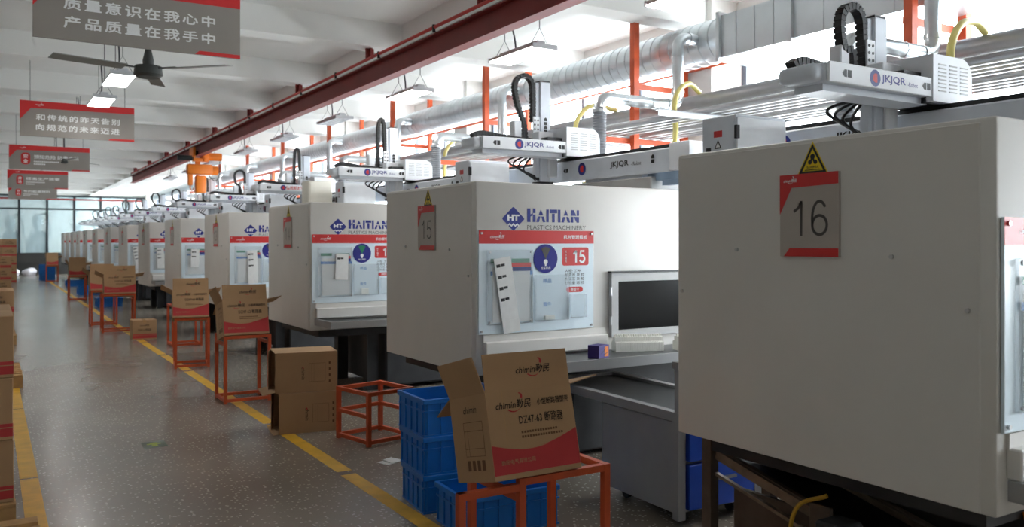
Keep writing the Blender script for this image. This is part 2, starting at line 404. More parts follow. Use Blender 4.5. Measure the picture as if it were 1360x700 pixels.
# ================================================================== ceiling fans
def fan(x, y, a, label):
    o = empty('ceiling_fan', (x, y, 3.18), R(a)); tag(o, label, 'fan')
    put('motor_housing', FANM, o, lambda g: (g.cyl((0, 0, -.05), (0, 0, .03), .13, 24, .12), g.cyl((0, 0, -.075), (0, 0, -.05), .1, 24, .13), g.cyl((0, 0, .03), (0, 0, .09), .05, 16)), smooth=True)
    put('rod', FANM, o, lambda g: (g.cyl((0, 0, .09), (0, 0, SLAB - 3.18), .014, 10), g.cyl((0, 0, .09), (0, 0, .22), .05, 12, .02), g.cyl((0, 0, SLAB - 3.28), (0, 0, SLAB - 3.18), .03, 12, .06)), smooth=True)
    for k in range(3):
        b = put('blade', FANB, o, lambda g: g.box(.22, .85, -.07, .07, -.004, .004, rot=Matrix.Rotation(R(9), 4, 'X')), key='fan_blade', rot=(0, 0, R(120 * k)))
        put('blade_arm', FANM, b, lambda g: g.box(.1, .3, -.018, .018, .003, .012), key='fan_arm')
fan(1.28, 8.6, 75, 'dark ceiling fan hanging behind the two-line quality sign')
fan(1.28, 19.1, 40, 'dark ceiling fan hanging farther down the walkway')

# ================================================================== hanging signs
def swoosh(g, s=1., x=0, z=0, y=0., lower=True):
    """comma-like tick above a word and a thin arc under it"""
    o_ = arc(x, z + .8 * s, .42 * s, 100, -40, 9); i_ = arc(x - .14 * s, z + .86 * s, .30 * s, -38, 75, 8)
    g.poly(o_ + i_, .0008, y)
    if lower:
        a = arc(x - .9 * s, z + .25 * s, 1.12 * s, 225, 312, 10); b = arc(x - .82 * s, z + .42 * s, 1.17 * s, 308, 232, 10)
        g.poly(a + b, .0008, y)
def logo(parent, x, z, h, m_txt, m_sw, y=0., cn='勤民', name='brand_mark'):
    o = text(parent, 'chimin' + cn, x, z, h, m_txt, y=y, bold=.012, shear=.25, wd=h * 4.6, name='lettering')
    put(name, m_sw, parent, lambda g: swoosh(g, h), key=('sw', h, m_sw.name), loc=(x + h * .85, y - .0006, z))
def hanging_sign(y, x0, big, lines, badge, label, small=True):
    W, H, Z = 1.4, .47, 2.97
    o = empty('hanging_sign', (x0, y, Z)); tag(o, label, 'sign', 'slogan boards hanging above the walkway')
    put('panel', SIGN, o, lambda g: g.box(0, W, -.012, .012, 0, H), key='sign_panel')
    put('header_band', SIGNR, o, lambda g: g.poly([(0, H), (0, H * .46), (.13, H * .80), (W, H * .82), (W, H)], .001, -.012), key='sign_head')
    put('footer_band', SIGNR, o, lambda g: g.poly([(W * .76, 0), (W, 0), (W, .028), (W * .785, .028)], .001, -.012), key='sign_foot')
    put('edge_strip', SIGNR, o, lambda g: g.box(0, W, -.012, .012, H, H + .004), key='sign_edge')
    logo(o, .23, H * .905, .022, WHITEP, WHITEP, -.0135, name='brand_mark')
    if big:
        for i, l in enumerate(lines):
            text(o, l, W * .5, H * (.55 - .28 * i), .082, WHITEP, wd=1.02, y=-.0125, sp=1.28, heavy=.003)
    else:
        put('badge', RED, o, lambda g: g.poly(rrect(.2, .36, .10, .33, .06), .001, -.012), key='sign_badge')
        if badge: text(o, badge, .28, .215, .17, WHITEP, y=-.0135, heavy=.002, wd=.085)
        text(o, lines[0], .42, .255, .075, WHITEP, wd=.78, y=-.0125, heavy=.0025, align='L')
        put('small_print', WHITEP, o, lambda g: [g.poly([(.42 + .034 * k, zz), (.446 + .034 * k, zz), (.446 + .034 * k, zz + .026), (.42 + .034 * k, zz + .026)], .001, -.012) for zz, n in ((.15, 13), (.10, 6)) for k in range(n)], key='sign_small')
    for xx in (.12, W - .12):
        put('suspension_wire', WIRE, o, lambda g: g.tube([(0, 0, H), (0, 0, SLAB - Z)], .004, 5), key='sign_wire', loc=(xx, 0, 0))
hanging_sign(6.7, .257, True, ('质量意识在我心中', '产品质量在我手中'), None, 'taupe hanging sign about quality, two white lines, hanging before the ceiling fan')
hanging_sign(13.0, .35, True, ('和传统的昨天告别', '向规范的未来迈进'), None, 'taupe hanging sign with two white lines about past and future, behind a lit lamp')
hanging_sign(19.0, .33, False, ('预知危险 防患未然',), '安\n全', 'taupe hanging sign with a red 安全 badge and words 预知危险 防患未然')
hanging_sign(25.6, .41, False, ('提高生产效率',), '清\n洁', 'taupe hanging sign right beyond the 安全 sign, with a red badge')
hanging_sign(32.0, .54, False, ('节约能源材料',), '节\n约', 'farthest taupe hanging sign with a red badge, last before the glass partition')

# ================================================================== pipes and ducts along the windows
du = empty('round_duct', (6.16, 0, 3.55)); tag(du, 'big round galvanised spiral duct running under the ceiling beams', 'duct')
segs = [(5.85, 9.2, .215), (9.2, 13.2, .20), (13.2, 20, .18), (20, 40, .165)]
for a, b, r in segs:
    def dseg(g, a=a, b=b, r=r):
        g.cyl((0, a, 0), (0, b, 0), r, 32, caps=False)
        g.cyl((0, a, 0), (0, a + .12, 0), r + .012, 32)
    put('duct_section', GALV, du, dseg, smooth=True)
    def seams(g, a=a, b=b, r=r):
        n = int((b - a) / .14)
        if n > 60: n = 60
        for k in range(n):
            yy = a + .16 + k * .14
            g.cyl((0, yy, 0), (0, yy + .018, 0), r + .006, 24, caps=True)
    put('spiral_seams', GALV, du, seams)['kind'] = 'stuff'
bx = empty('square_duct', (6.14, 0, 3.5)); tag(bx, 'wide square galvanised duct joined to the round duct near the windows', 'duct')
put('duct_section', GALV, bx, lambda g: g.box(-.24, .22, 4.93, 5.82, -.20, .20))
put('duct_section', GALV, bx, lambda g: g.box(-.28, .25, -5, 4.91, -.20, .30))
for yy, a, b, zb, zt_ in ((5.80, .24, .22, .20, .20), (4.92, .28, .25, .20, .30), (2.3, .28, .25, .20, .30), (-.3, .28, .25, .2, .3)):
    put('flange', GALV, bx, lambda g: (g.box(-a - .035, b + .03, -.02, .02, -zb - .035, -zb), g.box(-a - .035, b + .03, -.02, .02, zt_, zt_ + .03), g.box(-a - .035, -a, -.02, .02, -zb, zt_), g.box(b, b + .03, -.02, .02, -zb, zt_)), loc=(0, yy, 0))
for yy in (5.6, 5.38, 5.16, 4.6, 4.28, 3.96, 3.64, 3.3, 2.98, 2.66):
    a = .24 if yy > 4.9 else .28
    put('seam', GALV, bx, lambda g: g.box(-a - .006, -a, -.008, .008, -.195, .195), key=('dseam', a), loc=(0, yy, 0))
# orange support frames
for i in range(-1, 9):
    yp = 3.76 + 3.13 * i
    o = empty('pipe_support_frame', (5.77, yp, 0)); tag(o, 'orange steel hanger frame carrying the pipe rack and duct', 'frame', 'orange hanger frames along the window wall')
    for xx, zz in ((0, 2.35), (.69, 2.35)):
        put('post', ORANGE, o, lambda g: g.box(-.035, .035, -.035, .035, zz, SLAB - (.3 if False else 0)), key=('opost', zz), loc=(xx, 0, 0))
    for zz, xa in ((3.20, 0), (2.615, -.75), (2.38, -.1)):
        put('cross_bar', ORANGE, o, lambda g: g.box(xa, .69, -.04, -.034, zz - .03, zz + .03) if False else g.box(xa, .72, .035, .065, zz - .03, zz + .03), key=('obar', zz))
put_l = tag(put('duct_support_beam', ORANGE, None, lambda g: (g.box(6.49, 6.515, -5, 34, 3.40, 3.49))), 'long orange beam running along under the round duct', 'beam')

# pipe rack: two big pipes and a flat row of thin ones
PG = 'grey pipes running along the window wall'
def pipe(x, z, r, label):
    tag(put('service_pipe', PIPE, None, lambda g: g.tube([(x, -5, z), (x, 42, z)], r, 14), smooth=True), label, 'pipe', PG)
pipe(5.93, 2.93, .07, 'thick grey service pipe above the flat row of thin pipes')
pipe(6.17, 2.95, .07, 'thick grey service pipe above the flat row of thin pipes')
for xp in (5.28, 5.40, 5.52, 5.64, 5.90, 6.02, 6.14, 6.26):
    pipe(xp, 2.69, .032, 'thin grey pipe lying in the flat row on the orange frames')
for i in range(14):
    tag(put('rack_angle', GALV, None, lambda g: (g.box(4.7, 6.4, -.02, .02, 2.645, 2.655), g.box(4.7, 6.4, -.02, -.015, 2.60, 2.655)), key='rack_angle', loc=(0, 2.2 + 3.13 * i - 3.13, 0)),
        'galvanised angle bar crossing under the thin pipe row', 'bar', 'angle bars under the pipe row')

# ================================================================== moulding machines
MW, MT, MB_ = 1.45, 1.95, .68      # width along the row, hood top and hood underside
def letters_haitian(g):
    x = 0.
    def rect(a, b, c, d): g.poly([(a, c), (b, c), (b, d), (a, d)])
    rect(0, .36, 0, 1); rect(.62, .92, .0, .55); rect(.62, .92, .66, 1); g.poly([(.36, .4), (.62, .52), (.62, .66), (.36, .56)])
    def A(x):
        g.poly([(x + .36, .55), (x + .62, .55), (x + .62, .95), (x + .5, .95)] if False else [(x + .26, .52), (x + .78, .52), (x + .52, .95)])
        g.poly([(x, 0), (x + .3, 0), (x + .46, .42), (x + .2, .42)]); g.poly([(x + .58, .42), (x + .84, .42), (x + 1.04, 0), (x + .74, 0)])
    def I(x): rect(x, x + .28, 0, .95)
    def T(x): rect(x, x + .84, .68, .95); rect(x + .27, x + .57, 0, .64)
    A(1.0); I(2.13); T(2.52); I(3.47); A(3.86)
    n = 5.0
    g.poly([(n, .52), (n + .3, .52), (n + .62, .52), (n + .3, .95), (n, .95)]); rect(n + .66, n + .92, .52, .95)
    rect(n, n + .26, 0, .44); g.poly([(n + .32, .44), (n + .66, 0), (n + .92, 0), (n + .92, .44)])
def diamond(g):
    p = []
    for (cx, cz, a) in ((.0, .86, 90), (-.86, 0, 180), (0, -.86, 270), (.86, 0, 360)):
        p += arc(cx, cz, .14, a - 35, a + 35, 4) if a != 0 else []
    ang = sorted(p, key=lambda q: math.atan2(q[1], q[0]))
    g.poly(ang)
def screw(parent, x, z, y=0., rz=0., loc=None):
    put('screw', STEEL, parent, lambda g: (g.cyl((0, -.009, 0), (0, 0, 0), .008, 10)), key='screw', loc=loc or (x, y, z), rot=(0, 0, rz), smooth=True)

def ell(cx, cz, rx, rz_, a0, a1, n=18):
    return [(cx + rx * math.cos(R(a0 + (a1 - a0) * i / n)), cz + rz_ * math.sin(R(a0 + (a1 - a0) * i / n))) for i in range(n + 1)]
SIX = [ell(.29, .5, .245, .47, 40, 180) + ell(.29, .30, .245, .27, 180, 540, 24)]
DIG = {'0': [ell(.28, .5, .24, .47, 0, 360, 28)], '1': [[(.08, .70), (.24, .80), (.34, .97), (.34, .98)], [(.34, 1), (.34, 0)]],
       '2': [ell(.28, .71, .23, .26, 165, -35) + [(.06, .05), (.54, .05)]], '3': [ell(.27, .73, .21, .23, 155, -90), ell(.27, .27, .245, .25, 90, -160)],
       '4': [[(.42, 0), (.42, .95), (.03, .28), (.57, .28)]], '5': [[(.50, .94), (.13, .94), (.08, .48)] + ell(.27, .31, .245, .28, 125, -160)], '6': SIX,
       '7': [[(.03, .94), (.53, .94), (.22, 0)]], '8': [ell(.28, .74, .2, .22, 90, 450, 24), ell(.28, .27, .245, .25, 90, 450, 24)], '9': [[(.58 - a, 1 - b) for a, b in SIX[0]]]}
def digits(parent, num, x, z, h, m, y, sw):
    """plain sans-serif figures drawn as strokes"""
    st = str(num)
    def draw(g):
        for i, ch in enumerate(st):
            ox = (i - len(st) / 2) * .68 + .06
            for path in DIG[ch]:
                n = len(path); L_, R_ = [], []
                for k in range(n):
                    a = path[max(k - 1, 0)]; b = path[min(k + 1, n - 1)]
                    d = Vector((b[0] - a[0], b[1] - a[1])).normalized() if a != b else Vector((0, 1))
                    nx, nz = -d.y * sw / 2, d.x * sw / 2
                    L_.append(g.b.verts.new(((path[k][0] + ox + nx) * h, -.0012, (path[k][1] - .5 + nz) * h)))
                    R_.append(g.b.verts.new(((path[k][0] + ox - nx) * h, -.0012, (path[k][1] - .5 - nz) * h)))
                for k in range(n - 1): g.b.faces.new((L_[k], R_[k], R_[k + 1], L_[k + 1]))
    put('number', m, parent, draw, key=('dig', st, h, sw, m.name), loc=(x, y, z))

def notice_board(m, num, idx):
    W, Z0, Z1 = .93, .95, 1.63
    b = put('notice_board', BOARD, m, lambda g: g.box(0, W, -.016, -.004, 0, Z1 - Z0, .002, 1), key='nb', loc=(.012, 0, Z0))
    H = Z1 - Z0; y = -.016
    put('header_band', RED, b, lambda g: g.poly([(0, H - .088), (W, H - .088), (W, H), (0, H)], .001, y), key='nb_head')
    for xx, zz in ((.02, .02), (W - .02, .02), (.02, H - .02), (W - .02, H - .02)): screw(b, xx, zz, y)
    logo(b, .14, H - .042, .024, WHITEP, WHITEP, y - .001)
    text(b, '机台管理看板', W - .16, H - .044, .030, WHITEP, y=y - .001, bold=.012, wd=.2)
    # document pocket with coloured tabs and papers
    put('document_pocket', CLEAR, b, lambda g: (g.box(.06, .41, y - .016, y - .013, .06, H - .13), g.box(.06, .064, y - .013, y, .06, H - .13), g.box(.406, .41, y - .013, y, .06, H - .13), g.box(.06, .41, y - .013, y, .06, .064)), key='nb_pocket')
    for xx, zz in ((.075, .075), (.395, .075), (.075, H - .145), (.395, H - .145)): screw(b, xx, zz, y - .014)
    dx = (0, .0, .02, -.02)[idx % 4]
    put('folder', PAPER, b, lambda g: g.box(.1, .39, y - .009, y - .004, .075, H - .24), key='nb_folder', loc=(0, 0, 0))
    for k, (mm, xa, xb) in enumerate(((GREENP, .245, .385), (RED, .24, .395), (BLUEP, .25, .395), (LBLUE, .085, .41))):
        put('index_tab', mm, b, lambda g: g.box(xa, xb, -.003, 0, 0, .027), key=('tab', k), loc=(0, y - .009 - .002 * k if k < 3 else y - .006, H - .215 - .027 * k))
    put('index_tab', GREENP, b, lambda g: g.box(.085, .2, -.003, 0, 0, .027), key='tab5', loc=(0, y - .008, H - .215))
    # strip of labels hanging out of the pocket
    ln = (.40, .50, .26, .44, .3)[idx % 5]
    x0 = (.12, .10, .24, .22, .15)[idx % 5]
    ti = (2, 9, -2, 2, -2)[idx % 5]
    st = put('label_strip', PAPER, b, lambda g: [g.poly([(0, -.0 - ln * k / 6), (.13, -.0 - ln * k / 6), (.13, -ln * (k + 1) / 6), (0, -ln * (k + 1) / 6)], .0015, -.002 * (k % 2)) for k in range(6)], key=('strip', idx % 5), loc=(x0, y - .02, H - .19), rot=(0, R(-ti), 0))
    put('strip_print', BLACKP, st, lambda g: [g.poly([(xa, zz), (xa + .03, zz), (xa + .03, zz - .012 - .004 * q), (xa, zz - .012 - .004 * q)], .0006, -.004) for zz in [-.04 - .075 * k for k in range(max(1, int(ln / .09) - 1))] for xa, q in ((.012, 2), (.046, 1))], key=('stprint', idx % 5))
    # round status disc
    d = put('status_disc', NAVY, b, lambda g: g.poly(arc(0, 0, .098, 0, 350, 30), .004, y), key='nb_disc', loc=(.52, 0, H - .19))
    put('status_window', GREENP if idx % 2 == 0 and idx > 1 else (RED if idx == 2 else DGREY), d, lambda g: g.poly([(0, -.005), (.038, .07), (0, .08), (-.038, .07)], .001, y - .004), loc=(0, 0, 0))
    put('pointer', WHITEP, d, lambda g: (g.poly(arc(0, -.022, .017, 0, 340, 14), .001, y - .004), g.poly([(-.006, -.05), (.006, -.05), (.006, -.02), (-.006, -.02)], .0015, y - .004)), key='nb_ptr')
    text(d, '设备状态', 0, -.062, .018, WHITEP, wd=.08, y=y - .004, bold=.012)
    # number badge
    put('number_badge', RED, b, lambda g: g.poly(rrect(.66, .885, H - .24, H - .115, .015), .001, y), key='nb_badge')
    text(b, '机\n台\n编\n号', .69, H - .178, .085, WHITEP, y=y - .001, wd=.016)
    digits(b, num, .80, H - .178, .085, WHITEP, y - .001, .17)
    text(b, '人程: 工种:\n检查员 复 检\n检工艺 复 检\n日检查 巡 检', .765, H - .318, .105, BLACKP, y=y, wd=.165)
    put('caption_pill', RED, b, lambda g: g.poly(rrect(.695, .835, H - .425, H - .388, .018), .001, y), key='nb_pill')
    text(b, '流程卡', .765, H - .406, .022, WHITEP, y=y - .001, wd=.075, bold=.01)
    # clear sample pockets
    for xa, xb, za, zb in ((.43, .70, .07, H - .30), (.72, .85, .08, H - .44)):
        put('sample_pocket', CLEAR, b, lambda g: (g.box(xa, xb, y - .03, y - .027, za, zb), g.box(xa, xa + .003, y - .027, y, za, zb), g.box(xb - .003, xb, y - .027, y, za, zb), g.box(xa, xb, y - .027, y, za, za + .003)), key=('spock', xa))
    text(b, '样品', .535, H - .34, .032, LBLUE, y=y, wd=.07, bold=.015)
    text(b, '首件', .535, H - .50, .032, LBLUE, y=y, wd=.07, bold=.015)
    if idx < 3:
        put('sample_part', BREAK, b, lambda g: (g.box(.505, .585, y - .024, y - .002, .075, .075 + (.028 if idx == 1 else .06), .003, 1), g.box(.525, .545, y - .026, y - .02, .085, .093)))
    else:
        put('sample_bag', PAPER, b, lambda g: g.poly([(.49, .09), (.56, .08), (.62, .1), (.6, .2), (.63, .27), (.55, .3), (.5, .25), (.52, .17)], .012, y - .004), key='nb_bag')

def number_plate(m, num):
    # faces the walkway (-X): own frame with x to the right as seen from there
    p = put('number_plate', PLATE, m, lambda g: g.box(0, .275, -.014, 0, 0, .32, .001, 1), key='np', loc=(0, .845, 1.495), rot=(0, 0, R(-90)))
    y = -.014
    put('header_band', RED, p, lambda g: g.poly([(0, .32), (0, .165), (.058, .268), (.272, .274), (.272, .32)], .001, y), key='np_h')
    put('footer_band', RED, p, lambda g: g.poly([(.02, 0), (.272, 0), (.272, .033), (.048, .033)], .001, y), key='np_f')
    logo(p, .052, .296, .014, WHITEP, WHITEP, y - .001)
    digits(p, num, .142, .148, .135, DGREY, y, .085)
    s = put('warning_sticker', YELLOW, m, lambda g: g.poly([(-.071, 0), (.071, 0), (0, .125)], .001, 0), key='ws', loc=(-.0045, .695, 1.812), rot=(0, 0, R(-90)))
    def tri(g):
        o_ = [(-.064, .004), (.064, .004), (0, .116)]; i_ = [(-.049, .012), (.049, .012), (0, .098)]
        for a in range(3):
            c = (a + 1) % 3; g.poly([o_[a], o_[c], i_[c], i_[a]], .0008, -.001)
    put('border', BLACKP, s, tri, key='ws_b')
    put('pictogram', BLACKP, s, lambda g: (g.poly(arc(0, .067, .011, 0, 340, 12), .0008, -.001), g.poly(arc(-.012, .046, .009, 0, 340, 12), .0008, -.001), g.poly(arc(.013, .046, .009, 0, 340, 12), .0008, -.001), g.poly([(-.003, .07), (.003, .07), (.012, .045), (.006, .04), (0, .056), (-.008, .042), (-.014, .048)], .0008, -.001)), key='ws_p')
    text(s, '当心机械伤人', 0, .027, .011, BLACKP, y=-.0002, wd=.055, bold=.015)
    put('small_print', BLACKP, s, lambda g: g.poly([(-.036, .015), (.036, .015), (.036, .018), (-.036, .018)], .0008, -.001), key='ws_s')

def machine(y0, num, idx, label):
    m = empty('moulding_machine', (2.69, y0, 0)); tag(m, label, 'machine', 'injection moulding machines in a row')
    L = 2.2
    def hood(g):
        g.box(0, L, 0, MW, MB_, MT, .014, 2)
    put('clamp_hood', HOOD, m, hood, key='hood', smooth=True)
    put('end_panel', HOOD, m, lambda g: g.box(-.004, .004, .052, MW - .01, MB_ + .004, MT - .016, .003, 1), key='epanel')
    for yy, zz in ((.09, 1.33), (MW - .04, 1.33), (.36, 1.50), (1.08, 1.52)): screw(m, 0, 0, loc=(-.004, yy, zz), rz=R(-90))
    put('ledge', HOOD, m, lambda g: (g.box(.05, 1.05, -.05, .001, .80, .90, .006, 1), g.box(.05, 1.05, -.012, .001, .895, .945)), key='ledge')
    number_plate(m, num)
    # brand lettering on the operator side
    lg = put('brand_diamond', BLUEP, m, diamond, key='diamond', loc=(.285, -.001, 1.708))
    lg.scale = (.085, 1, .078)
    text(lg, 'HT', 0, .1, .52, WHITEP, y=-.0006, wd=1.1, bold=.06)
    put('wave', WHITEP, lg, lambda g: g.poly([(-.52, -.42)] + [(-.52 + .173 * k, -.36 - (.18 if k % 2 == 0 else 0)) for k in range(7)] + [(.52 - .173 * k, -.52 - (.18 if k % 2 == 0 else 0)) for k in range(7)], .0008, -.0006), key='wave')
    ha = put('brand_name', BLUEP, m, letters_haitian, key='haitian', loc=(.395, -.001, 1.688)); ha.scale = (.43 / 5.92, 1, .092)
    text(m, 'PLASTICS MACHINERY', .64, 1.652, .030, DGREY, y=0, wd=.49, name='brand_lettering')
    notice_board(m, num, idx)
    # guard window in its frame
    dw = put('guard_window', LEDGE, m, lambda g: (g.box(0, 1.0, -.035, 0, .0, .05), g.box(0, 1.0, -.035, 0, .40, .46), g.box(0, .06, -.035, 0, .05, .40), g.box(.94, 1.0, -.035, 0, .05, .40)), key='gwin', loc=(1.09, -.001, .87))
    put('pane', BLACKGL, dw, lambda g: g.box(.06, .94, -.018, -.012, .05, .40), key='gpane')
    for zz in (.12, .33): put('hinge', STEEL, dw, lambda g: g.cyl((0, -.03, -.03), (0, -.03, .03), .009, 8), key='ghinge', loc=(-.006, 0, zz), smooth=True)
    put('top_rail', DARK, dw, lambda g: g.box(-.01, 1.0, -.045, 0, .462, .474), key='grail')
    # product shelf below the window
    sh = put('parts_shelf', TRAYM, m, lambda g: g.box(.06, 1.75, -.46, -.012, .765, .785), key='pshelf')
    put('shelf_rim', TABLE, sh, lambda g: (g.box(.04, 1.77, -.48, -.46, .735, .80), g.box(.04, .06, -.46, -.012, .735, .80), g.box(1.75, 1.77, -.46, -.012, .735, .80)), key='srim')
    # black machine body under and beside the hood
    put('machine_base', BLACKM, m, lambda g: (g.box(.85, 3.5, .12, 1.33, .04, MB_, .02, 1), g.box(.12, .85, .1, 1.35, .60, MB_ + .002), g.box(.68, .80, .2, .32, 0, .62), g.box(.68, .80, 1.08, 1.2, 0, .62)), key='mbase')
    put('injection_unit', HOOD, m, lambda g: (g.box(2.25, 3.6, .15, 1.3, .66, 1.4, .02, 1)), key='inj')
    put('platen', LEDGE, m, lambda g: g.box(1.66, 2.08, .2, 1.25, MT - .02, 2.06, .008, 1), key='platen')
    hp = put('hopper', STEEL, m, lambda g: (g.cyl((2.75, .7, 1.4), (2.75, .7, 1.65), .06, 20, .2), g.cyl((2.75, .7, 1.65), (2.75, .7, 2.12), .2, 24), g.cyl((2.75, .7, 2.12), (2.75, .7, 2.2), .2, 24, .12)), key='hopper', smooth=True)
    return m

# ------------------------------------------------------------------ take-out robots
def chain_pts(p, step=.032):
    p = bez(p, 14); out = [p[0]]; acc = 0
    for a, b in zip(p, p[1:]):
        d = (b - a).length
        while acc + d >= step:
            t = (step - acc) / d; a = a + (b - a) * t; out.append(a.copy()); d = (b - a).length; acc = 0
        acc += d
    return out
def cable_chain(g, p, wy=.026, th=.019):
    q = chain_pts(p)
    for a, b in zip(q, q[1:]):
        d = (b - a); c = (a + b) / 2; l = d.length
        M = Matrix.Translation(c) @ Matrix.Rotation(math.atan2(d.z, d.x) * -1, 4, 'Y')
        bmesh.ops.create_cube(g.b, size=1, matrix=M @ Matrix.Diagonal((l * .78, wy * 2, th * 2, 1)))
        bmesh.ops.create_cube(g.b, size=1, matrix=M @ Matrix.Diagonal((l * 1.1, wy * 1.7, th * 1.4, 1)))
def hexmark(parent, x, y, z, rz=0., vert=False, key='hex'):
    o = put('direction_mark', BLACKP, parent, lambda g: (g.poly([(-.035, 0), (-.018, .018), (.0, .018), (.0, -.018), (-.018, -.018)], .0008), g.poly([(.006, .018), (.035, .018), (.035, -.018), (.006, -.018)], .0008)), key=key, loc=(x, y, z), rot=(0, R(90) if vert else 0, rz))
    return o
def discmark(parent, x, y, z, r, rz=0.):
    o = put('logo_disc', BLUEP, parent, lambda g: g.poly(arc(0, 0, 1, 0, 350, 24), .0008), key='ldisc', loc=(x, y, z), rot=(0, 0, rz)); o.scale = (r, 1, r)
    put('logo_mark', RED, o, lambda g: g.poly(arc(.1, 0, .55, 60, 300, 12), .0008, -.0008), key='lmark')
def robot(y0, zt, idx, label, brand='JKJQR', ya=1.2, dark_chain='arch'):
    o = empty('take_out_robot', (2.55, y0, 0)); far = idx > 8; BL = 2.1 if far else 2.62; tag(o, label, 'robot', 'take-out robots mounted on the moulding machines')
    put('column', ALU, o, lambda g: (g.box(1.84, 2.02, .35, 1.1, 2.058, 2.095), g.box(1.88, 1.98, .4, 1.05, 2.062, 2.12)), key='rb_col')
    tb = put('traverse_beam', ALU, o, lambda g: g.box(1.82, 1.98, -.0, BL, 2.09, 2.27, .01, 1), key=('rb_beam', far))
    put('rail_strip', DARK, tb, lambda g: (g.box(1.84, 1.97, .02, BL - .02, 2.269, 2.297)), key=('rb_rail', far))
    put('lower_lip', ALU, tb, lambda g: g.box(1.805, 1.83, 0, BL, 2.085, 2.11), key=('rb_lip', far))
    put('bracket', mat('bracket_blue_grey', srgb(150, 172, 196), .4), o, lambda g: (g.box(1.85, 1.96, -.18, .3, 2.03, 2.09), g.box(1.87, 1.94, -.25, .15, 1.99, 2.04)), key='rb_brk')
    put('end_cap', CASTW, tb, lambda g: g.box(1.80, 2.0, -.22, .0, 2.09, 2.30, .012, 2), key='rb_cap', smooth=True)
    lo = 1.15 if idx == 0 else 0.
    discmark(tb, 1.818, 1.12 + lo, 2.185, .055, R(-90)); hexmark(tb, 1.818, 1.36 + lo * .9, 2.185, R(-90))
    text(tb, brand, 1.819, 0, .06, BLACKP, wd=.24, rot=(0, 0, R(-90)), bold=.02) .location = (1.819, .61 + lo, 2.185)
    text(tb, '- Robot', 1.819, 0, .03, BLACKP, wd=.12, rot=(0, 0, R(-90))).location = (1.819, .40 + lo, 2.178)
    hexmark(tb, 1.818, .2, 2.2, R(-90), True)
    # cross arm along the machine axis
    yb = ya + .26
    ca = put('cross_arm', ALU, o, lambda g: (g.box(.86, 1.72, ya, yb, 2.325, 2.42, .02, 2), g.box(.80, .9, ya + .02, yb - .01, 2.33, 2.415, .03, 3), g.box(.9, 1.75, ya + .05, yb - .04, 2.29, 2.33)), key=('rb_arm', ya), smooth=True)
    put('arm_face', CASTW, ca, lambda g: g.box(.87, 1.71, ya - .012, ya + .002, 2.322, 2.422, .004, 1), key=('rb_face', ya))
    yf = ya - .012
    hexmark(ca, 1.0, yf, 2.372); hexmark(ca, 1.65, yf, 2.372)
    discmark(ca, 1.22, yf, 2.372, .042)
    if brand == 'JKJQR':
        text(ca, brand, 1.37, 2.372, .048, BLUEP, wd=.2, y=yf, bold=.02); text(ca, '-Robot', 1.53, 2.366, .022, BLUEP, wd=.085, y=yf)
    else:
        text(ca, brand, 1.41, 2.372, .056, RED, wd=.3, y=yf, bold=.02)
    # carriage and louvred motor cover
    def cover(g):
        pts = [(1.70, 2.30), (2.06, 2.30), (2.06, 2.45)] + arc(1.96, 2.45, .10, 10, 90, 6) + [(1.70, 2.55)]
        g.poly(pts, .29, ya + .27)
    cv = put('motor_cover', CASTW, o, cover, key=('rb_cov', ya))
    for c in range(3):
        for k in range(8):
            put('louvre', LEDGE, cv, lambda g: g.box(0, .07, -.004, 0, 0, .006), key='louvre', loc=(1.745 + .1 * c, ya - .02, 2.355 + .02 * k))
    put('carriage', DARK, o, lambda g: (g.box(1.70, 2.04, ya + .02, ya + .26, 2.295, 2.335), g.box(1.55, 1.70, ya + .05, ya + .22, 2.43, 2.46)), key=('rb_car', ya))
    put('carriage_plate', CASTW, o, lambda g: (g.box(1.69, 1.79, yb - .02, yb + .015, 2.13, 2.34, .01, 1), g.box(1.53, 1.69, yb - .1, yb + .01, 2.43, 2.52, .006, 1)), key=('rb_cpl', ya))
    # vertical arm
    va = put('vertical_arm', ALU, o, lambda g: (g.box(1.620, 1.730, yb + .01, yb + .10, 2.075, zt, .006, 1), g.box(1.585, 1.620, yb + .03, yb + .08, 2.09, zt - .01)), key=('rb_va', ya, zt))
    put('arm_cap', DARK, va, lambda g: g.box(1.625, 1.725, yb + .015, yb + .095, zt, zt + .012), key=('rb_vc', ya, zt))
    hexmark(va, 1.675, yb + .01, zt - .35, 0, True); hexmark(va, 1.675, yb + .01, zt - .42, 0, True)
    put('hole_plate', CASTW, o, lambda g: g.box(1.540, 1.605, yb + .0, yb + .012, 2.44, 2.66), key=('rb_hp', ya))
    put('hole', DARK, o, lambda g: [g.cyl((xx, yb - .002, zz), (xx, yb + .001, zz), .009, 8) for xx in (1.555, 1.588) for zz in (2.47, 2.51, 2.55, 2.59, 2.63)], key=('rb_hh', ya))['kind'] = 'stuff'
    # cable chains
    yc = yb + .055
    if dark_chain == 'arch':
        put('cable_chain', CHAIN, o, lambda g: cable_chain(g, [(1.565, yc, zt - .36), (1.565, yc, zt - .12), (1.550, yc, zt + .0), (1.490, yc, zt + .045), (1.410, yc, zt + .02), (1.375, yc, zt - .06), (1.400, yc, zt - .2), (1.470, yc, 2.6), (1.490, yc, 2.44)]), key=('rb_ch', ya, zt))
    else:
        put('cable_chain', CHAIN, o, lambda g: cable_chain(g, [(1.575, yc, zt - .5), (1.570, yc, zt - .05), (1.550, yc, zt + .09), (1.515, yc, zt + .1), (1.490, yc, zt - .03), (1.485, yc, 2.44)]), key=('rb_chs', ya, zt))
    put('cable_chain', CHAIN, o, lambda g: cable_chain(g, [(1.520, yc - .05, 2.445), (1.260, yc - .05, 2.455), (1.08, yc - .05, 2.475), (.99, yc - .05, 2.48), (.93, yc - .05, 2.455), (.92, yc - .05, 2.43)], .03, .02), key=('rb_c2', ya))
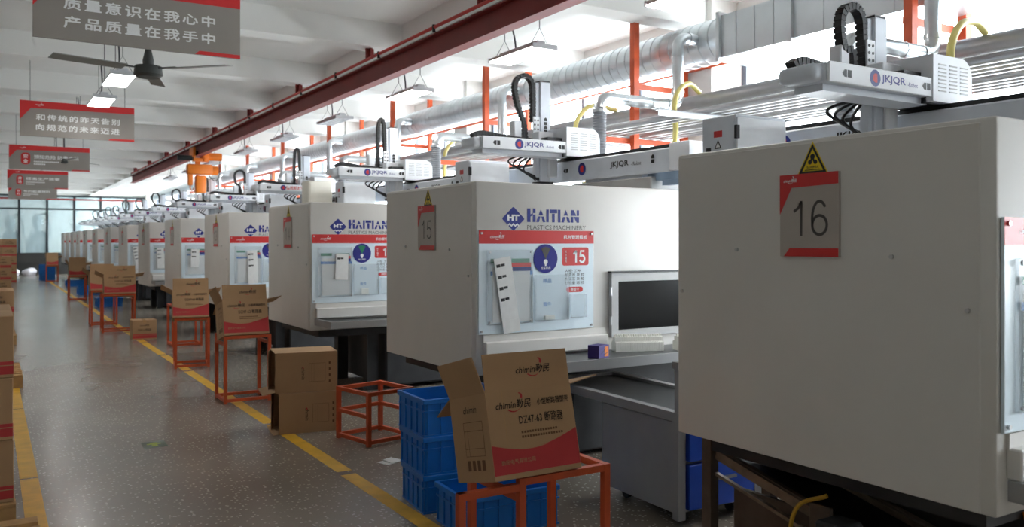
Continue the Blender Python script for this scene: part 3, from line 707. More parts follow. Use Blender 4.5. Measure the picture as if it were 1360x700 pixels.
    put('cover_box', CASTW, o, lambda g: g.box(1.360, 1.440, yc - .02, yc + .06, 2.42, 2.62, .008, 1), key=('rb_cb', ya))
    put('air_tubes', DARK, o, lambda g: [g.tube(bez([(1.580 - .02 * k, yc, 2.34), (1.470 - .04 * k, yc + .02 * k, 2.2 + .02 * k), (1.560 + .02 * k, yc - .02, 2.12), (1.640, yc, 2.085)], 8), .009, 6) for k in range(4)], key=('rb_tb', ya))
    put('gripper', DARK, va, lambda g: (g.box(1.600, 1.750, yb + .0, yb + .11, 2.062, 2.09)), key=('rb_gr', ya, zt))

def control_cabinet(y0, label):
    o = empty('robot_control_cabinet', (2.69 + 1.15, y0 + 2.19, 0)); tag(o, label, 'cabinet', 'robot control cabinets between the machines')
    put('body', ALU, o, lambda g: g.box(0, .45, 0, .28, .1, 2.33, .008, 1), key='cc_b')
    put('plinth', DARK, o, lambda g: g.box(.02, .43, .02, .26, 0, .1), key='cc_p')
    put('door', CASTW, o, lambda g: g.box(.01, .44, -.012, .0, .14, 2.31, .003, 1), key='cc_d')
    for zz in (.5, 1.4, 2.22): put('hinge', DARK, o, lambda g: g.box(-.006, .02, -.02, .0, -.04, .04), key='cc_h', loc=(0, 0, zz))
    w_ = put('warning_label', RED, o, lambda g: g.poly([(-.035, 0), (.035, 0), (.035, .04), (-.035, .04)], .001, 0), key='cc_w', loc=(0, .14, 2.2), rot=(0, 0, R(-90)))
    put('warning_triangle', BLACKP, w_, lambda g: (g.poly([(-.03, -.07), (.03, -.07), (0, -.015)], .001)), key='cc_t')
    put('triangle_field', WHITEP, w_, lambda g: (g.poly([(-.018, -.062), (.018, -.062), (0, -.03)], .0015)), key='cc_t2')
    put('switch', DARK, o, lambda g: g.box(-.012, 0, .2, .23, 2.05, 2.14), key='cc_s')

def branch_pipe(y0, yl, label, zt=2.88, back=False):
    """extraction pipe from the duct down to a machine"""
    o = empty('extraction_pipe', (0, y0 + yl, 0)); tag(o, label, 'pipe', 'galvanised extraction pipes dropping from the duct to the machines')
    xa, xb = 4.76, 5.72
    def run(g):
        p = [(6.0, 0, 3.55)] + [(xb + .1 - .1 * math.sin(R(a)), 0, 3.45 + .1 * math.cos(R(a))) for a in range(0, 91, 15)]
        p += [(xb - .1 + .1 * math.cos(R(a)), 0, zt + .1 - .1 * math.sin(R(a))) for a in range(0, 91, 15)]
        p += [(xa + .1 - .1 * math.sin(R(a)), 0, zt - .1 + .1 * math.cos(R(a))) for a in range(0, 91, 15)]
        g.tube(p, .055, 14)
    put('pipe_run', GALV, o, run, key=('bp', zt), smooth=True)
    for q, (a, b, r) in enumerate((((xb + .16, 0, 3.55), (xb + .13, 0, 3.55), .062), ((xb, 0, 3.36), (xb, 0, 3.39), .062), ((xb, 0, zt + .12), (xb, 0, zt + .15), .062), ((xb - .15, 0, zt), (xb - .12, 0, zt), .062), ((xa + .3, 0, zt), (xa + .32, 0, zt), .058), ((xa + .6, 0, zt), (xa + .62, 0, zt), .058), ((xa, 0, zt - .14), (xa, 0, zt - .11), .07))):
        put('joint_ring', GALV, o, lambda g: g.cyl(a, b, r, 14), key=('bpj', zt, q), smooth=True)
    if back: hp = [(xa, 0, zt - .13), (xa, 0, 2.5), (xa, -.02, 2.2), (xa, -.2, 1.9), (xa, -.46, 1.76), (xa, 1.44 - yl, 1.74)]
    else: hp = [(xa, 0, zt - .13), (xa, 0, 2.6), (xa, 0, 2.3), (xa, 0, MT - .005)]
    hq = chain_pts(hp, .0125)
    put('flexible_hose', HOSE, o, lambda g: g.tube(hq, lambda i: .058 + (.006 if i % 2 else -.002), 14), key=('bph', zt, back), smooth=True)

def yellow_hose(pts, label):
    tag(put('air_hose', YHOSE, None, lambda g: g.tube(bez(pts), .026, 10), smooth=True), label, 'hose', 'yellow air hoses hanging from the pipes')

MY = [1.46, 4.80, 8.13, 11.46, 14.75, 17.95, 21.1, 24.2, 27.3, 30.4, 33.0, 35.4, 37.8, 40.2]
ORD = ['first', 'second', 'third', 'fourth', 'fifth', 'sixth', 'seventh', 'eighth', 'ninth', 'tenth', 'eleventh', 'twelfth', 'thirteenth', 'fourteenth']
ZT = [2.80, 2.98, 2.95, 2.9, 2.86, 2.95, 2.84, 2.9, 2.88, 2.94, 2.86, 2.9, 2.84, 2.9]
for i, y0 in enumerate(MY):
    n = 16 - i; nw = ('sixteen', 'fifteen', 'fourteen', 'thirteen')[min(i, 3)]
    if i < 4: lab = ('white moulding machine with plate sixteen, above the rusty conveyor', 'white moulding machine with plate fifteen and a dark guard window above a row of breakers', 'white moulding machine with plate fourteen, behind the pair of brown cartons', 'white moulding machine with plate thirteen and a cream relay box on top')[i]
    else: lab = '%s white moulding machine down the row, counting plate sixteen as first' % ORD[i]
    machine(y0, n, i, lab)
    if i == 0: rl_ = 'pale take-out robot with louvred motor cover and tall looped black cable chain on machine sixteen'
    elif i == 1: rl_ = 'pale take-out robot with louvred motor cover and looped black cable chain on machine fifteen'
    elif i == 2: rl_ = 'take-out robot with blurred-looking upright arm and straight chain on machine fourteen'
    elif i == 3: rl_ = 'take-out robot with red lettering on its cross arm, on machine thirteen'
    else: rl_ = 'take-out robot on the %s moulding machine counting plate sixteen as first' % ORD[i]
    if i == 2: rl_ = 'take-out robot with straight upright black chain on machine fourteen'
    robot(y0, ZT[i], i, rl_, brand='德民机械手' if i == 3 else 'JKJQR', dark_chain='straight' if i in (2, 3) else 'arch')
    if i < 8:
        control_cabinet(y0, 'tall grey robot control cabinet standing behind moulding machine %s' % nw if i < 4 else 'tall grey robot control cabinet behind the %s machine, plate sixteen being first' % ORD[i])
    if i < 9:
        branch_pipe(y0, 2.1 if i == 0 else (1.32 if i in (5, 6, 7) else 1.38), back=(i == 0), label='galvanised extraction pipe and grey hose dropping to machine %s' % nw if i < 4 else 'galvanised extraction pipe dropping to the %s machine, plate sixteen being first' % ORD[i])
rb = empty('relay_box', (3.95, MY[3] + .55, MT)); tag(rb, 'cream metal relay box standing on top of machine thirteen', 'box')
put('body', CREAM, rb, lambda g: g.box(0, .36, 0, .32, .02, .50, .012, 2), smooth=True)
put('foot', DARK, rb, lambda g: g.box(.03, .33, .03, .29, 0, .02))
put('door', CREAM, rb, lambda g: g.box(.02, .34, -.01, 0, .04, .48, .004, 1))
yellow_hose([(5.93, 3.3, 3.02), (5.75, 3.27, 3.06), (5.5, 3.22, 3.0), (5.36, 3.2, 2.86), (5.34, 3.2, 2.7), (5.34, 3.2, 2.4), (5.34, 2.98, 1.8), (5.34, 2.66, 1.385)], 'yellow hose arching from the pipes down behind the louvred cover of the nearest robot')
yellow_hose([(5.93, 6.1, 3.02), (5.75, 6.06, 3.08), (5.56, 6.0, 2.98), (5.46, 5.95, 2.80), (5.46, 5.93, 2.62), (5.36, 5.84, 2.35), (5.25, 5.72, 1.9), (5.22, 5.7, 1.385)], 'long yellow hose hanging down beside the traverse beam of machine fifteen')
yellow_hose([(5.93, 7.4, 3.02), (5.6, 7.4, 3.04), (5.40, 7.37, 2.90), (5.34, 7.36, 2.72), (5.34, 7.34, 2.4), (5.36, 6.8, 1.8), (5.4, 6.0, 1.385)], 'yellow hose arching beside the grey hose behind the robot on machine fifteen')
yellow_hose([(5.93, 10.6, 3.02), (5.55, 10.5, 2.97), (5.37, 10.42, 2.82), (5.34, 10.4, 2.68), (5.34, 10.36, 2.3), (5.36, 9.9, 1.8), (5.4, 9.34, 1.385)], 'yellow hose drooping behind the robot on machine fourteen')

# ================================================================== stands, cartons, crates
def bar(g, a, b, r=.014): 
    a, b = Vector(a), Vector(b); d = b - a
    M = Matrix.Translation((a + b) / 2) @ d.to_track_quat('Z', 'Y').to_matrix().to_4x4() @ Matrix.Diagonal((r * 2, r * 2, d.length, 1))
    bmesh.ops.create_cube(g.b, size=1, matrix=M)
def stand(x, y, w, d, h, label, rz=0., low=True, mid=False, extra=None, dip=0., both=True, group='orange square-tube stands along the walkway'):
    o = empty('steel_stand', (x, y, 0), R(rz)); tag(o, label, 'stand', group)
    k = (w, d, h)
    for xx in (0, w):
        for yy in (0, d):
            put('leg', ORANGE, o, lambda g: g.box(-.015, .015, -.015, .015, 0, h), key=('leg', h), loc=(xx, yy, 0))
    for zz in [h - .015] + ([.03] if low else []) + ([h * .55] if mid else []):
        nm = 'top_rail' if zz > h * .9 else ('middle_rail' if zz > .1 else 'bottom_rail')
        for yy in (0, d):
            if nm == 'middle_rail' and yy == 0: continue
            put(nm, ORANGE, o, lambda g: g.box(.015, w - .015, -.014, .014, -.014, .014), key=('rx', w), loc=(0, yy, zz))
        for xx in (0, w):
            put(nm, ORANGE, o, lambda g: g.box(-.014, .014, .015, d - .015, -.014, .014), key=('ry', d), loc=(xx, 0, zz - (dip if nm == 'top_rail' and (xx == 0 or both) else 0)))
    if extra: extra(o)
    return o
CG = 'open printed cartons leaning on the orange stands'
def band(g, w, z0, z1, y):
    n = 20; top = []
    for k in range(n + 1):
        t = k / n; top.append((-w / 2 + w * t, z1 - (z1 - z0) * (.30 * math.sin(math.pi * min(1, t * 1.1)) * 1.0) + .012 * t))
    g.poly([(-w / 2, z0), (w / 2, z0)] + top[::-1], .0008, y)
    p = [(w * (.08 + .42 * k / 8), z1 - (z1 - z0) * .18 + .05 * (k / 8) ** 1.3) for k in range(9)]
    q = [(w * (.08 + .42 * k / 8), z1 - (z1 - z0) * .18 + .012 * (k / 8)) for k in range(8, 0, -1)]
    g.poly(p + q, .0008, y)
def front_print(parent, w, h, y, detail=True):
    put('red_band', CARDRED, parent, lambda g: band(g, w - .004, .02, .135, y), key=('cb', w, y))
    if not detail: return
    logo(parent, -w * .2, .285, .036, CARDBLK, CARDRED, y)
    text(parent, '小型断路器塑壳', w * .26, .285, .028, CARDBLK, wd=w * .38, y=y, bold=.01)
    text(parent, 'DZ47-63 断路器', w * .1, .222, .040, CARDBLK, wd=w * .52, y=y, bold=.012)
    put('address_lines', CARDBRN, parent, lambda g: [g.poly([(xa, zz), (xa + .009, zz), (xa + .009, zz + .009), (xa, zz + .009)], .0006, y) for zz, a, b in ((.168, -.06, .12), (.150, -.06, .15)) for xa in [a + .0125 * k for k in range(int((b - a) / .0125))]], key=('adr', h, y))
    text(parent, '勤民电气有限公司', -w * .22, .065, .018, CARD, wd=w * .38, y=y - .0012)
def side_print(parent, d, h, flip=False):
    """printing on the side facing -X; own frame turned to face it"""
    o = put('side_print', CARDBRN, parent, lambda g: ([g.poly([(xa, za), (xb, za), (xb, zb), (xa, zb)], .0006) for xa, xb, za, zb in
        ((.1, .26, .235, .237), (.1, .26, .2, .202), (.1, .102, .1, .237), (.258, .26, .1, .237), (.1, .26, .1, .102), (.13, .132, .1, .2), (.1, .26, .13, .132), (.105, .13, .045, .085), (.145, .17, .045, .085), (.185, .21, .045, .085), (.225, .25, .045, .085))]), key='sprint')
    text(o, 'chimin', .17, .285, .028, CARDBLK, wd=.11, shear=.2); return o
def open_carton(x, y, z, label, rz=0., pitch=-14, w=.41, d=.31, h=.34, fl=.15, side=40, detail=True, group=CG):
    o = empty('open_carton', (x, y, z)); o.rotation_euler = (R(pitch), 0, R(rz)); tag(o, label, 'carton', group)
    t = .004; k = (w, d, h)
    put('body', CARD, o, lambda g: (g.box(-w / 2, w / 2, 0, t, 0, h), g.box(-w / 2, w / 2, d - t, d, 0, h), g.box(-w / 2, -w / 2 + t, t, d - t, 0, h), g.box(w / 2 - t, w / 2, t, d - t, 0, h), g.box(-w / 2 + t, w / 2 - t, t, d - t, 0, t)), key=('cbody', k))
    f = put('flap', CARD, o, lambda g: g.box(-w / 2 + .003, w / 2 - .003, 0, t, 0, fl), key=('ff', w, fl), loc=(0, 0, h), rot=(R(2), 0, 0))
    if detail: logo(f, w * .07, fl * .52, .036, CARDBLK, CARDRED, 0)
    put('flap', CARD, o, lambda g: g.box(-w / 2 + .003, w / 2 - .003, -t, 0, 0, fl), key=('fb', w, fl), loc=(0, d, h), rot=(R(-115), 0, 0))
    put('flap', CARD, o, lambda g: g.box(0, t, .003, d - .003, 0, fl), key=('fs', d, fl), loc=(-w / 2, 0, h), rot=(0, R(-side), 0))
    put('flap', CARD, o, lambda g: g.box(-t, 0, .003, d - .003, 0, fl), key=('fr', d, fl), loc=(w / 2, 0, h), rot=(0, R(80), 0))
    front_print(o, w, h, 0, detail)
    if detail:
        p = side_print(o, d, h); p.location = (-w / 2, d - .0, 0); p.rotation_euler = (0, 0, R(-90))
        [put('crease', TAPE, o, lambda g: g.poly([(xx, .14), (xx + .0015, .14), (xx + .0015, h), (xx, h)], .0004), key=('crease', xx)) for xx in (-.13, -.03)]
    return o

def xleg(o):
    put('leg', ORANGE, o, lambda g: g.box(-.285, -.255, -.015, .015, 0, .60))
    put('top_rail', ORANGE, o, lambda g: g.box(-.285, -.015, -.014, .014, .572, .60))
stand(1.79, 2.83, .42, .40, .62, 'orange steel stand under the big printed carton beside machine fifteen', rz=0, extra=xleg, dip=.066, both=False)
open_carton(1.86, 2.80, .629, 'large printed open carton leaning on the orange stand before machine fifteen', side=16)
stand(1.93, 8.35, .42, .37, .65, 'orange steel stand under the printed carton before machine thirteen', rz=0, dip=.066)
open_carton(2.13, 8.33, .66, 'printed open carton on the orange stand between the brown cartons and machine thirteen', side=22, rz=0, w=.43)
stand(1.95, 11.0, .38, .38, .62, 'orange steel stand under the printed carton before machine twelve', rz=-8, dip=.066)
open_carton(2.12, 10.95, .63, 'printed open carton with wide spread flaps on the stand before machine twelve', side=60, rz=-8, w=.42)
stand(2.32, 13.3, .4, .4, .62, 'orange steel stand standing empty behind the carton before machine twelve')
stand(1.66, 16.0, .5, .4, .66, 'orange steel stand under the carton before the sixth machine', rz=-2, dip=.066)
open_carton(1.93, 15.98, .67, 'printed open carton on a stand before the sixth machine', side=60, rz=-2, w=.5)
stand(1.62, 17.4, .42, .4, .66, 'orange steel stand right behind the stand of the sixth machine', dip=.066)
open_carton(1.8, 17.38, .67, 'open carton with back turned, behind the carton of the sixth machine', side=50, rz=0, detail=False)
stand(1.82, 25.3, .4, .4, .66, 'orange steel stand carrying a carton before the eighth machine', dip=.066)
open_carton(2.02, 25.28, .67, 'small-looking open carton on a stand before the eighth machine', side=30, detail=False)
stand(1.93, 37.8, .4, .4, .66, 'farthest orange steel stand beside the blue crates', dip=.066)
open_carton(2.13, 37.78, .67, 'farthest open carton on an orange stand beside the blue crates', side=10, detail=False)
stand(2.45, 6.03, .40, .42, .41, 'low orange steel frame standing empty on the floor before machine fourteen', rz=12, mid=True)

def lying_carton(x, y, z, rz, label):
    w, d, h = .50, .36, .325; t = .004
    o = empty('brown_carton', (x, y, z), R(rz)); tag(o, label, 'carton', 'brown cartons lying on their side before machine fourteen')
    put('body', CARD, o, lambda g: (g.box(0, w, 0, t, 0, h), g.box(0, w, d - t, d, 0, h), g.box(0, w, t, d - t, 0, t), g.box(0, w, t, d - t, h - t, h), g.box(w - t, w, t, d - t, t, h - t)), key='lc_b')
    put('flap', CARD, o, lambda g: g.box(-.10, 0, .004, d - .004, 0, t), key='lc_f1', loc=(0, 0, .004), rot=(0, R(-10), 0))
    put('flap', CARD, o, lambda g: g.box(0, t, .0, .15, .003, h - .003), key='lc_f2', loc=(.01, d, 0), rot=(0, 0, R(165)))
    put('carton_inside', CARDIN, o, lambda g: g.box(.2, .204, t, d - t, t, h - t), key='lc_in')
    p = put('side_print', CARDBRN, o, lambda g: [g.poly([(xa, za), (xb, za), (xb, zb), (xa, zb)], .0006) for xa, xb, za, zb in ((.27, .40, .23, .232), (.27, .272, .08, .232), (.40, .402, .08, .232), (.27, .402, .08, .082), (.29, .291, .08, .232), (.31, .311, .08, .232), (.43, .445, .22, .24), (.43, .445, .17, .19), (.43, .445, .12, .14), (.43, .445, .07, .09))], key='lc_p')
    text(o, 'chimin', .225, .15, .03, CARDBLK, wd=.1, rot=(0, R(90), 0), shear=.2)
    put('brand_mark', CARDRED, o, lambda g: swoosh(g, .03, 0, 0, 0, False), key='lc_m', loc=(.215, -.001, .17))
lying_carton(1.985, 6.78, 0, -8, 'lower brown carton of the pair lying before machine fourteen')
lying_carton(1.965, 6.82, .328, -10, 'upper brown carton of the pair lying before machine fourteen, flap open')

def closed_carton(x, y, z, w, d, h, label, group, rz=0.):
    o = empty('sealed_carton', (x, y, z), R(rz)); tag(o, label, 'carton', group)
    k = (w, d, h)
    put('body', CARD, o, lambda g: g.box(-w, 0, 0, d, 0, h, .004, 1), key=('scb', k))
    put('tape', TAPE, o, lambda g: (g.box(-w / 2 - .025, -w / 2 + .025, -.001, d + .001, h - .05, h + .001)), key=('sct', k))
    # red band and print on the side facing the walkway (+X) and the near end
    put('red_band', CARDRED, o, lambda g: (g.box(-.0005, .0008, .002, d - .002, .02, .09), g.box(-w + .002, -.002, -.0008, .0005, .02, .09)), key=('scr', k))
    put('pale_stripe', CARD, o, lambda g: (g.box(-.0005, .0012, .002, d - .002, .066, .071), g.box(-w + .002, -.002, -.0012, .0005, .066, .071)), key=('scs', k))
    text(o, 'chimin勤民', -w * .5, h * .72, .035, CARDBLK, wd=w * .4, y=-.0004, shear=.2, bold=.012)
    text(o, 'DZ47-63 断路器', -w * .5, h * .5, .04, CARDBLK, wd=w * .55, y=-.0004, bold=.01)
    return o
closed_carton(2.3, 14.6, 0, .36, .3, .31, 'plain brown carton on the floor behind the stand before machine twelve', 'floor cartons', 0)

def pallet(x, y, label, w=1.1, d=1.1):
    o = empty('wooden_pallet', (x, y, 0)); tag(o, label, 'pallet', 'wooden pallets along the left yellow line')
    n = 7
    for k in range(n):
        y0 = k * (d - .1) / (n - 1)
        put('plank', WOOD, o, lambda g: g.box(-w, 0, 0, .1, .12, .14, .002, 1), key=('plk', w), loc=(random.uniform(-.008, .008), y0, 0))
    for xx in (-w, -w / 2 - .05, -.1):
        put('bearer', WOOD, o, lambda g: g.box(0, .1, 0, d, .1, .12), key=('brr', d), loc=(xx, 0, 0))
        for yy in (0, d / 2 - .07, d - .14):
            put('block', WOOD, o, lambda g: g.box(0, .1, 0, .14, .02, .1), key='blk', loc=(xx, yy, 0))
        put('runner', WOOD, o, lambda g: g.box(0, .1, 0, d, 0, .02), key=('rnr', d), loc=(xx, 0, 0))
def stack(x, y, levels, rows, cols, what, hh=.335, w=.5, d=.52, z=.141):
    for l in range(levels):
        for r in range(rows):
            for c in range(cols):
                closed_carton(x - c * (w + .01) + random.uniform(-.003, .003), y + r * (d + .012) + random.uniform(-.003, .003), z + l * (hh + .002), w, d, hh,
                    'sealed carton, %s layer of the %s' % (('bottom', 'top' if levels == 2 else 'second', 'top' if levels == 3 else 'third', 'top' if levels == 4 else 'fourth', 'top')[l], what), 'cartons in the ' + what, random.uniform(-.3, .3))
pallet(.215, 3.9, 'bare wooden pallet lying just before the nearest carton stack on the left')
pallet(.125, 5.3, 'wooden pallet under the nearest carton stack on the left')
stack(.115, 5.34, 3, 2, 2, 'nearest three-high stack beside the left yellow line')
pallet(.31, 10.4, 'wooden pallet poking out beyond the nearest carton stack')
stack(.09, 10.5, 3, 2, 2, 'second stack beside the left yellow line')
pallet(.36, 14.9, 'wooden pallet under the low two-high carton stack')
stack(.33, 14.95, 2, 2, 2, 'low two-high stack beside the yellow line')
pallet(.25, 20.5, 'wooden pallet under the tall carton stack past the low one')
stack(.2, 20.55, 4, 2, 2, 'tall stack past the low two-high one')
pallet(.6, 28.0, 'wooden pallet under a stack before the farthest cartons')
stack(.55, 28.05, 3, 2, 2, 'stack before the farthest cartons')
stack(.92, 38.0, 5, 2, 2, 'farthest tall stack before the glass partition', z=0)

def crate(x, y, z, rz, label, w=.58, d=.40, h=.215):
    o = empty('plastic_crate', (x, y, z), R(rz)); tag(o, label, 'crate', 'blue plastic crates')
    t = .008
    def body(g):
        g.box(.012, w - .012, .012, .012 + t, 0, h); g.box(.012, w - .012, d - .012 - t, d - .012, 0, h)
        g.box(.012, .012 + t, .02, d - .02, 0, h); g.box(w - .012 - t, w - .012, .02, d - .02, 0, h); g.box(.02, w - .02, .02, d - .02, 0, .01)
    put('body', CRATE, o, body, key='cr_b')
    put('rim', CRATE, o, lambda g: (g.box(0, w, 0, .02, h - .028, h, .003, 1), g.box(0, w, d - .02, d, h - .028, h, .003, 1), g.box(0, .02, .02, d - .02, h - .028, h), g.box(w - .02, w, .02, d - .02, h - .028, h),
        g.box(.004, w - .004, .004, .014, h - .075, h - .065), g.box(.004, .014, .014, d - .014, h - .075, h - .065), g.box(.004, w - .004, .004, .014, .0, .01), g.box(.004, .014, .014, d - .014, .0, .01)), key='cr_r')
    for k in range(7): put('rib', CRATE, o, lambda g: g.box(-.004, .004, .003, .013, .01, h - .028), key='cr_v', loc=(.03 + (w - .06) * k / 6, 0, 0))
    for k in range(5): put('rib', CRATE, o, lambda g: g.box(.003, .013, -.004, .004, .01, h - .028), key='cr_u', loc=(0, .03 + (d - .06) * k / 4, 0))
for k, s in enumerate(('bottom', 'middle', 'top')):
    crate(2.1 + .006 * k, 4.36 + .01 * k, .2165 * k, -6 + 2 * k, '%s blue crate of the three stacked beside the printed carton' % s)
crate(2.1, 3.86, 0, -3, 'single blue crate on the floor behind the orange stand legs')
for k, (x, y, rz) in enumerate(((2.25, 27.9, 4), (2.3, 29.0, -5), (2.2, 22.4, 3), (2.3, 33.5, 0))):
    crate(x, y, 0, rz, 'blue crate on the floor at the foot of the far machines')
for k in range(3): crate(1.75, 39.4, .2165 * k, 0, 'blue crate stacked by the farthest orange stand')

# ================================================================== work table and things on the shelf of machine 15
def work_table(x, y, rz, label):
    o = empty('work_table', (x, y, 0), R(rz)); tag(o, label, 'table')
    W, D = .62, 1.42
    fr = put('table_frame', TABLE, o, lambda g: (g.box(0, .05, 0, D, .575, .625), g.box(W - .05, W, 0, D, .575, .625), g.box(.05, W - .05, 0, .05, .575, .625), g.box(.05, W - .05, D - .05, D, .575, .625)), key='wt_f')
    put('table_top', TRAYM, o, lambda g: g.box(.05, W - .05, .05, D - .05, .585, .605), key='wt_t')
    for xx in (0, W - .05):
        for yy in (0, D - .05): put('leg', TABLE, o, lambda g: g.box(0, .05, 0, .05, .04, .575), key='wt_l', loc=(xx, yy, 0)); 
    cab = put('cabinet', TABLE, o, lambda g: (g.box(.01, W - .01, .03, .72, .07, .57, .004, 1)), key='wt_c')
    for zz, hh in ((.09, .245), (.355, .2)):
        dr = put('drawer', DRAWER, o, lambda g: g.box(.07, W - .07, -.012, .03, zz, zz + hh, .004, 1))
        put('handle', STEEL, dr, lambda g: g.box(.22, .4, -.03, -.012, zz + hh * .6, zz + hh * .6 + .015))
    for xx in (.0, W - .05): put('upright', TABLE, o, lambda g: g.box(0, .035, 0, .035, .625, .88), key='wt_u', loc=(xx + .01, .01, 0))
    put('upper_bar', TABLE, o, lambda g: g.box(.0, W, .005, .05, .86, .90), key='wt_ub')
    for xx in (.1, W - .16):
        for yy in (.1, .6): put('castor', DARK, o, lambda g: g.cyl((0, .0, .035), (.03, .0, .035), .035, 14), key='wt_k', loc=(xx, yy, 0), smooth=True)
work_table(3.17, 3.42, -2, 'grey steel work table with blue drawers standing in front of machine fifteen')
# circuit breakers in a row on the shelf
def breaker(g):
    g.poly([(-.034, 0), (.034, 0), (.034, .045), (.02, .05), (.02, .072), (-.02, .072), (-.02, .05), (-.034, .045)], .0165, .00825)
    g.box(-.006, .006, -.005, .005, .07, .084); g.box(-.03, -.022, -.004, .004, .045, .05)
for k in range(20):
    a = R(-20); d_ = k * .0178
    o = put('circuit_breaker', BREAK, None, breaker, key='breaker', loc=(3.74 + d_ * math.cos(a), 4.68 + d_ * math.sin(a), .786), rot=(0, 0, a + R(90))); o.scale = (1.4, 1, 1.4)
    tag(o, 'white circuit breaker standing in the long row on the shelf of machine fifteen', 'breaker', 'circuit breakers in a row')
for k in range(3):
    o = put('circuit_breaker', BREAK, None, breaker, key='breaker', loc=(4.16 + .02 * k, 4.50, .786), rot=(0, 0, R(80))); o.scale = (1.4, 1, 1.4)
    tag(o, 'white circuit breaker set apart at the end of the long row', 'breaker', 'circuit breakers set apart')
pb = empty('small_box', (3.40, 4.42, .786), R(18)); tag(pb, 'small purple and orange box on the shelf of machine fifteen', 'box')
put('body', PURPLE, pb, lambda g: g.box(0, .12, 0, .09, 0, .085, .002, 1))
put('label_panel', CRANE, pb, lambda g: g.poly([(.065, .01), (.11, .01), (.11, .075), (.065, .075)], .001, 0))
put('label_line', BLACKP, pb, lambda g: (g.poly([(.03, .03), (.075, .06), (.075, .064), (.03, .034)], .0015, 0), g.poly([(.06, .02), (.1, .035), (.1, .039), (.06, .024)], .0018, 0)))

# ================================================================== conveyor under machine 16
cv = empty('conveyor', (2.84, 1.75, 0)); tag(cv, 'rusty brown steel conveyor with motor under machine sixteen', 'conveyor')
put('end_post', BROWN, cv, lambda g: g.box(0, .05, 1.10, 1.155, 0, .655))
put('end_post', BROWN, cv, lambda g: g.box(.4, .45, 1.10, 1.155, 0, .655))
put('head_plate', BROWN, cv, lambda g: g.box(0, .45, 1.09, 1.16, .655, .67))
RAILM = mat('worn_bare_steel', srgb(140, 126, 110), .45, .5, var=.25, scale=16)
for xx in (.03, .38):
    put('side_rail', RAILM, cv, lambda g: (g.box(xx, xx + .012, 0, 1.09, .545, .60, rot=Matrix.Rotation(R(13), 4, 'X'), piv=(0, 1.1, .6)), g.box(xx - .02, xx + .03, 0, 1.09, .592, .598, rot=Matrix.Rotation(R(13), 4, 'X'), piv=(0, 1.1, .6))))
    put('stiffener', RAILM, cv, lambda g: g.box(xx, xx + .02, .1, 1.09, .47, .485, rot=Matrix.Rotation(R(13), 4, 'X'), piv=(0, 1.1, .6)))
put('belt', DARK, cv, lambda g: g.box(.06, .38, 0, 1.1, .55, .56, rot=Matrix.Rotation(R(13), 4, 'X'), piv=(0, 1.1, .6)))
put('lower_panel', BROWN, cv, lambda g: g.box(.1, .12, .3, 1.05, .1, .42))
put('motor_bracket', BROWN, cv, lambda g: g.box(-.02, .0, .43, .53, 0, .50, .003, 1))
put('motor', BLACKM, cv, lambda g: (g.cyl((-.06, .36, .40), (-.06, .1, .35), .08, 18), g.box(-.13, .01, .3, .42, .31, .48, .01, 1), g.cyl((-.06, .1, .35), (-.06, .03, .335), .06, 16), g.box(-.09, -.03, .15, .28, .43, .47, .006, 1)), smooth=True)
put('power_cable', mat('yellow_cable', srgb(190, 150, 40), .5), cv, lambda g: g.tube(bez([(-.03, .62, .0), (-.035, .62, .3), (-.03, .58, .47), (.0, .46, .54)]), .009, 8))
put('guard_sheet', DRAWER, cv, lambda g: g.poly([(.36, .36), (.66, .36), (.66, .60), (.16, .60)], .004, .97))
put('chute', GALV, cv, lambda g: g.box(.44, .62, .36, .7, .40, .405, rot=Matrix.Rotation(R(30), 4, 'Y'), piv=(.44, .3, .4)))
tag(put('warning_tape', CRANE, None, lambda g: g.tube(bez([(3.05, 1.55, .62), (3.02, 1.5, .5), (3.06, 1.45, .4), (3.04, 1.42, .3)]), .02, 6)), 'orange strap hanging behind the motor under machine sixteen', 'strap')

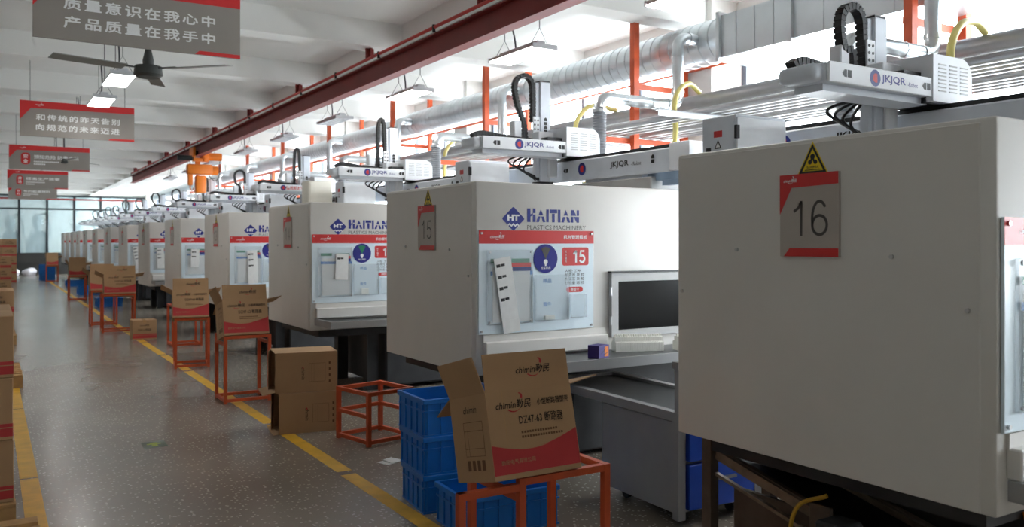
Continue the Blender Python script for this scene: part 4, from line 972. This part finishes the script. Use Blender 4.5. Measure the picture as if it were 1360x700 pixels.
# ================================================================== floor sticker, litter, bags
fs = empty('floor_sticker', (1.08, 6.97, .0), R(0)); tag(fs, 'dark green floor sticker with a yellow-green arrow in the walkway', 'sticker')
put('sheet', mat('sticker_green', srgb(52, 74, 50), .4), fs, lambda g: g.box(-.085, .085, -.11, .11, 0, .001))
put('arrow', mat('arrow_yellow_green', srgb(176, 196, 70), .5), fs, lambda g: (g.box(-.02, .02, -.06, .03, .001, .0016), g.box(-.05, .05, .0, .03, .001, .0016, rot=Matrix.Rotation(0, 4, 'Z')), g.box(-.025, .025, .03, .06, .001, .0016)))
for k, (x, y, sx, sy, rz) in enumerate(((2.42, 5.55, .16, .11, 20), (2.75, 5.25, .07, .05, 50))):
    tag(put('paper_scrap', PAPER, None, lambda g: (g.box(-sx / 2, sx / 2, -sy / 2, sy / 2, 0, .002), g.box(-sx / 4, sx / 4, -sy / 2, sy / 3, .001, .012, rot=Matrix.Rotation(R(8), 4, 'X'))), loc=(x, y, 0), rot=(0, 0, R(rz))),
        'white paper scrap on the floor beside the low orange frame' if k == 0 else 'crumpled bit of white paper on the floor near the blue crates', 'paper')
def bag(x, y, s, label):
    def f(g):
        bmesh.ops.create_icosphere(g.b, subdivisions=3, radius=s)
        for v in g.b.verts:
            n = math.sin(v.co.x * 9 / s * .4) * math.cos(v.co.y * 7 / s * .5) * .14 + math.sin(v.co.z * 11 / s * .4) * .08
            v.co *= 1 + n; v.co.z = max(v.co.z, -.55 * s) * .8
        for v in g.b.verts: v.co.z += .44 * s
    o = empty('plastic_bag', (x, y, 0)); tag(o, label, 'bag', 'white bags on the floor before the glass partition')
    put('bag_body', BAG, o, f, smooth=True)
    put('tied_neck', BAG, o, lambda g: g.cyl((0, 0, s * .75), (.05, 0, s * 1.2), .05, 10, .09), smooth=True)
for k, (x, y, s) in enumerate(((.95, 45.2, .28), (1.62, 45.4, .30), (2.3, 45.3, .28))): bag(x, y, s, 'white plastic bag on the floor before the glass partition')
# machines seen through the glass
for k, (x, hgt) in enumerate(((.9, 2.6), (2.1, 2.65), (4.0, 2.2), (5.3, 2.3))):
    o = empty('loader_machine', (x, 49.4, 0)); tag(o, 'grey machine with hopper seen through the far glass partition', 'machine', 'machines behind the glass partition')
    put('body', GHOST, o, lambda g: (g.box(-.5, .5, -.4, .4, 0, hgt - .9, .03, 1), g.box(-.3, .45, -.3, .3, hgt - .9, hgt - .5, .03, 1)))
    put('hopper', GHOST, o, lambda g: (g.cyl((0, 0, hgt - .5), (0, 0, hgt - .2), .1, 16, .24), g.cyl((0, 0, hgt - .2), (0, 0, hgt + .15), .24, 18), g.cyl((0, 0, hgt + .15), (0, 0, hgt + .3), .24, 18, .1)), smooth=True)
    put('hose', HOSE, o, lambda g: g.tube(bez([(.1, 0, hgt + .3), (.35, 0, hgt + .35), (.55, 0, hgt - .1), (.6, 0, hgt - .9)]), .05, 8), smooth=True)
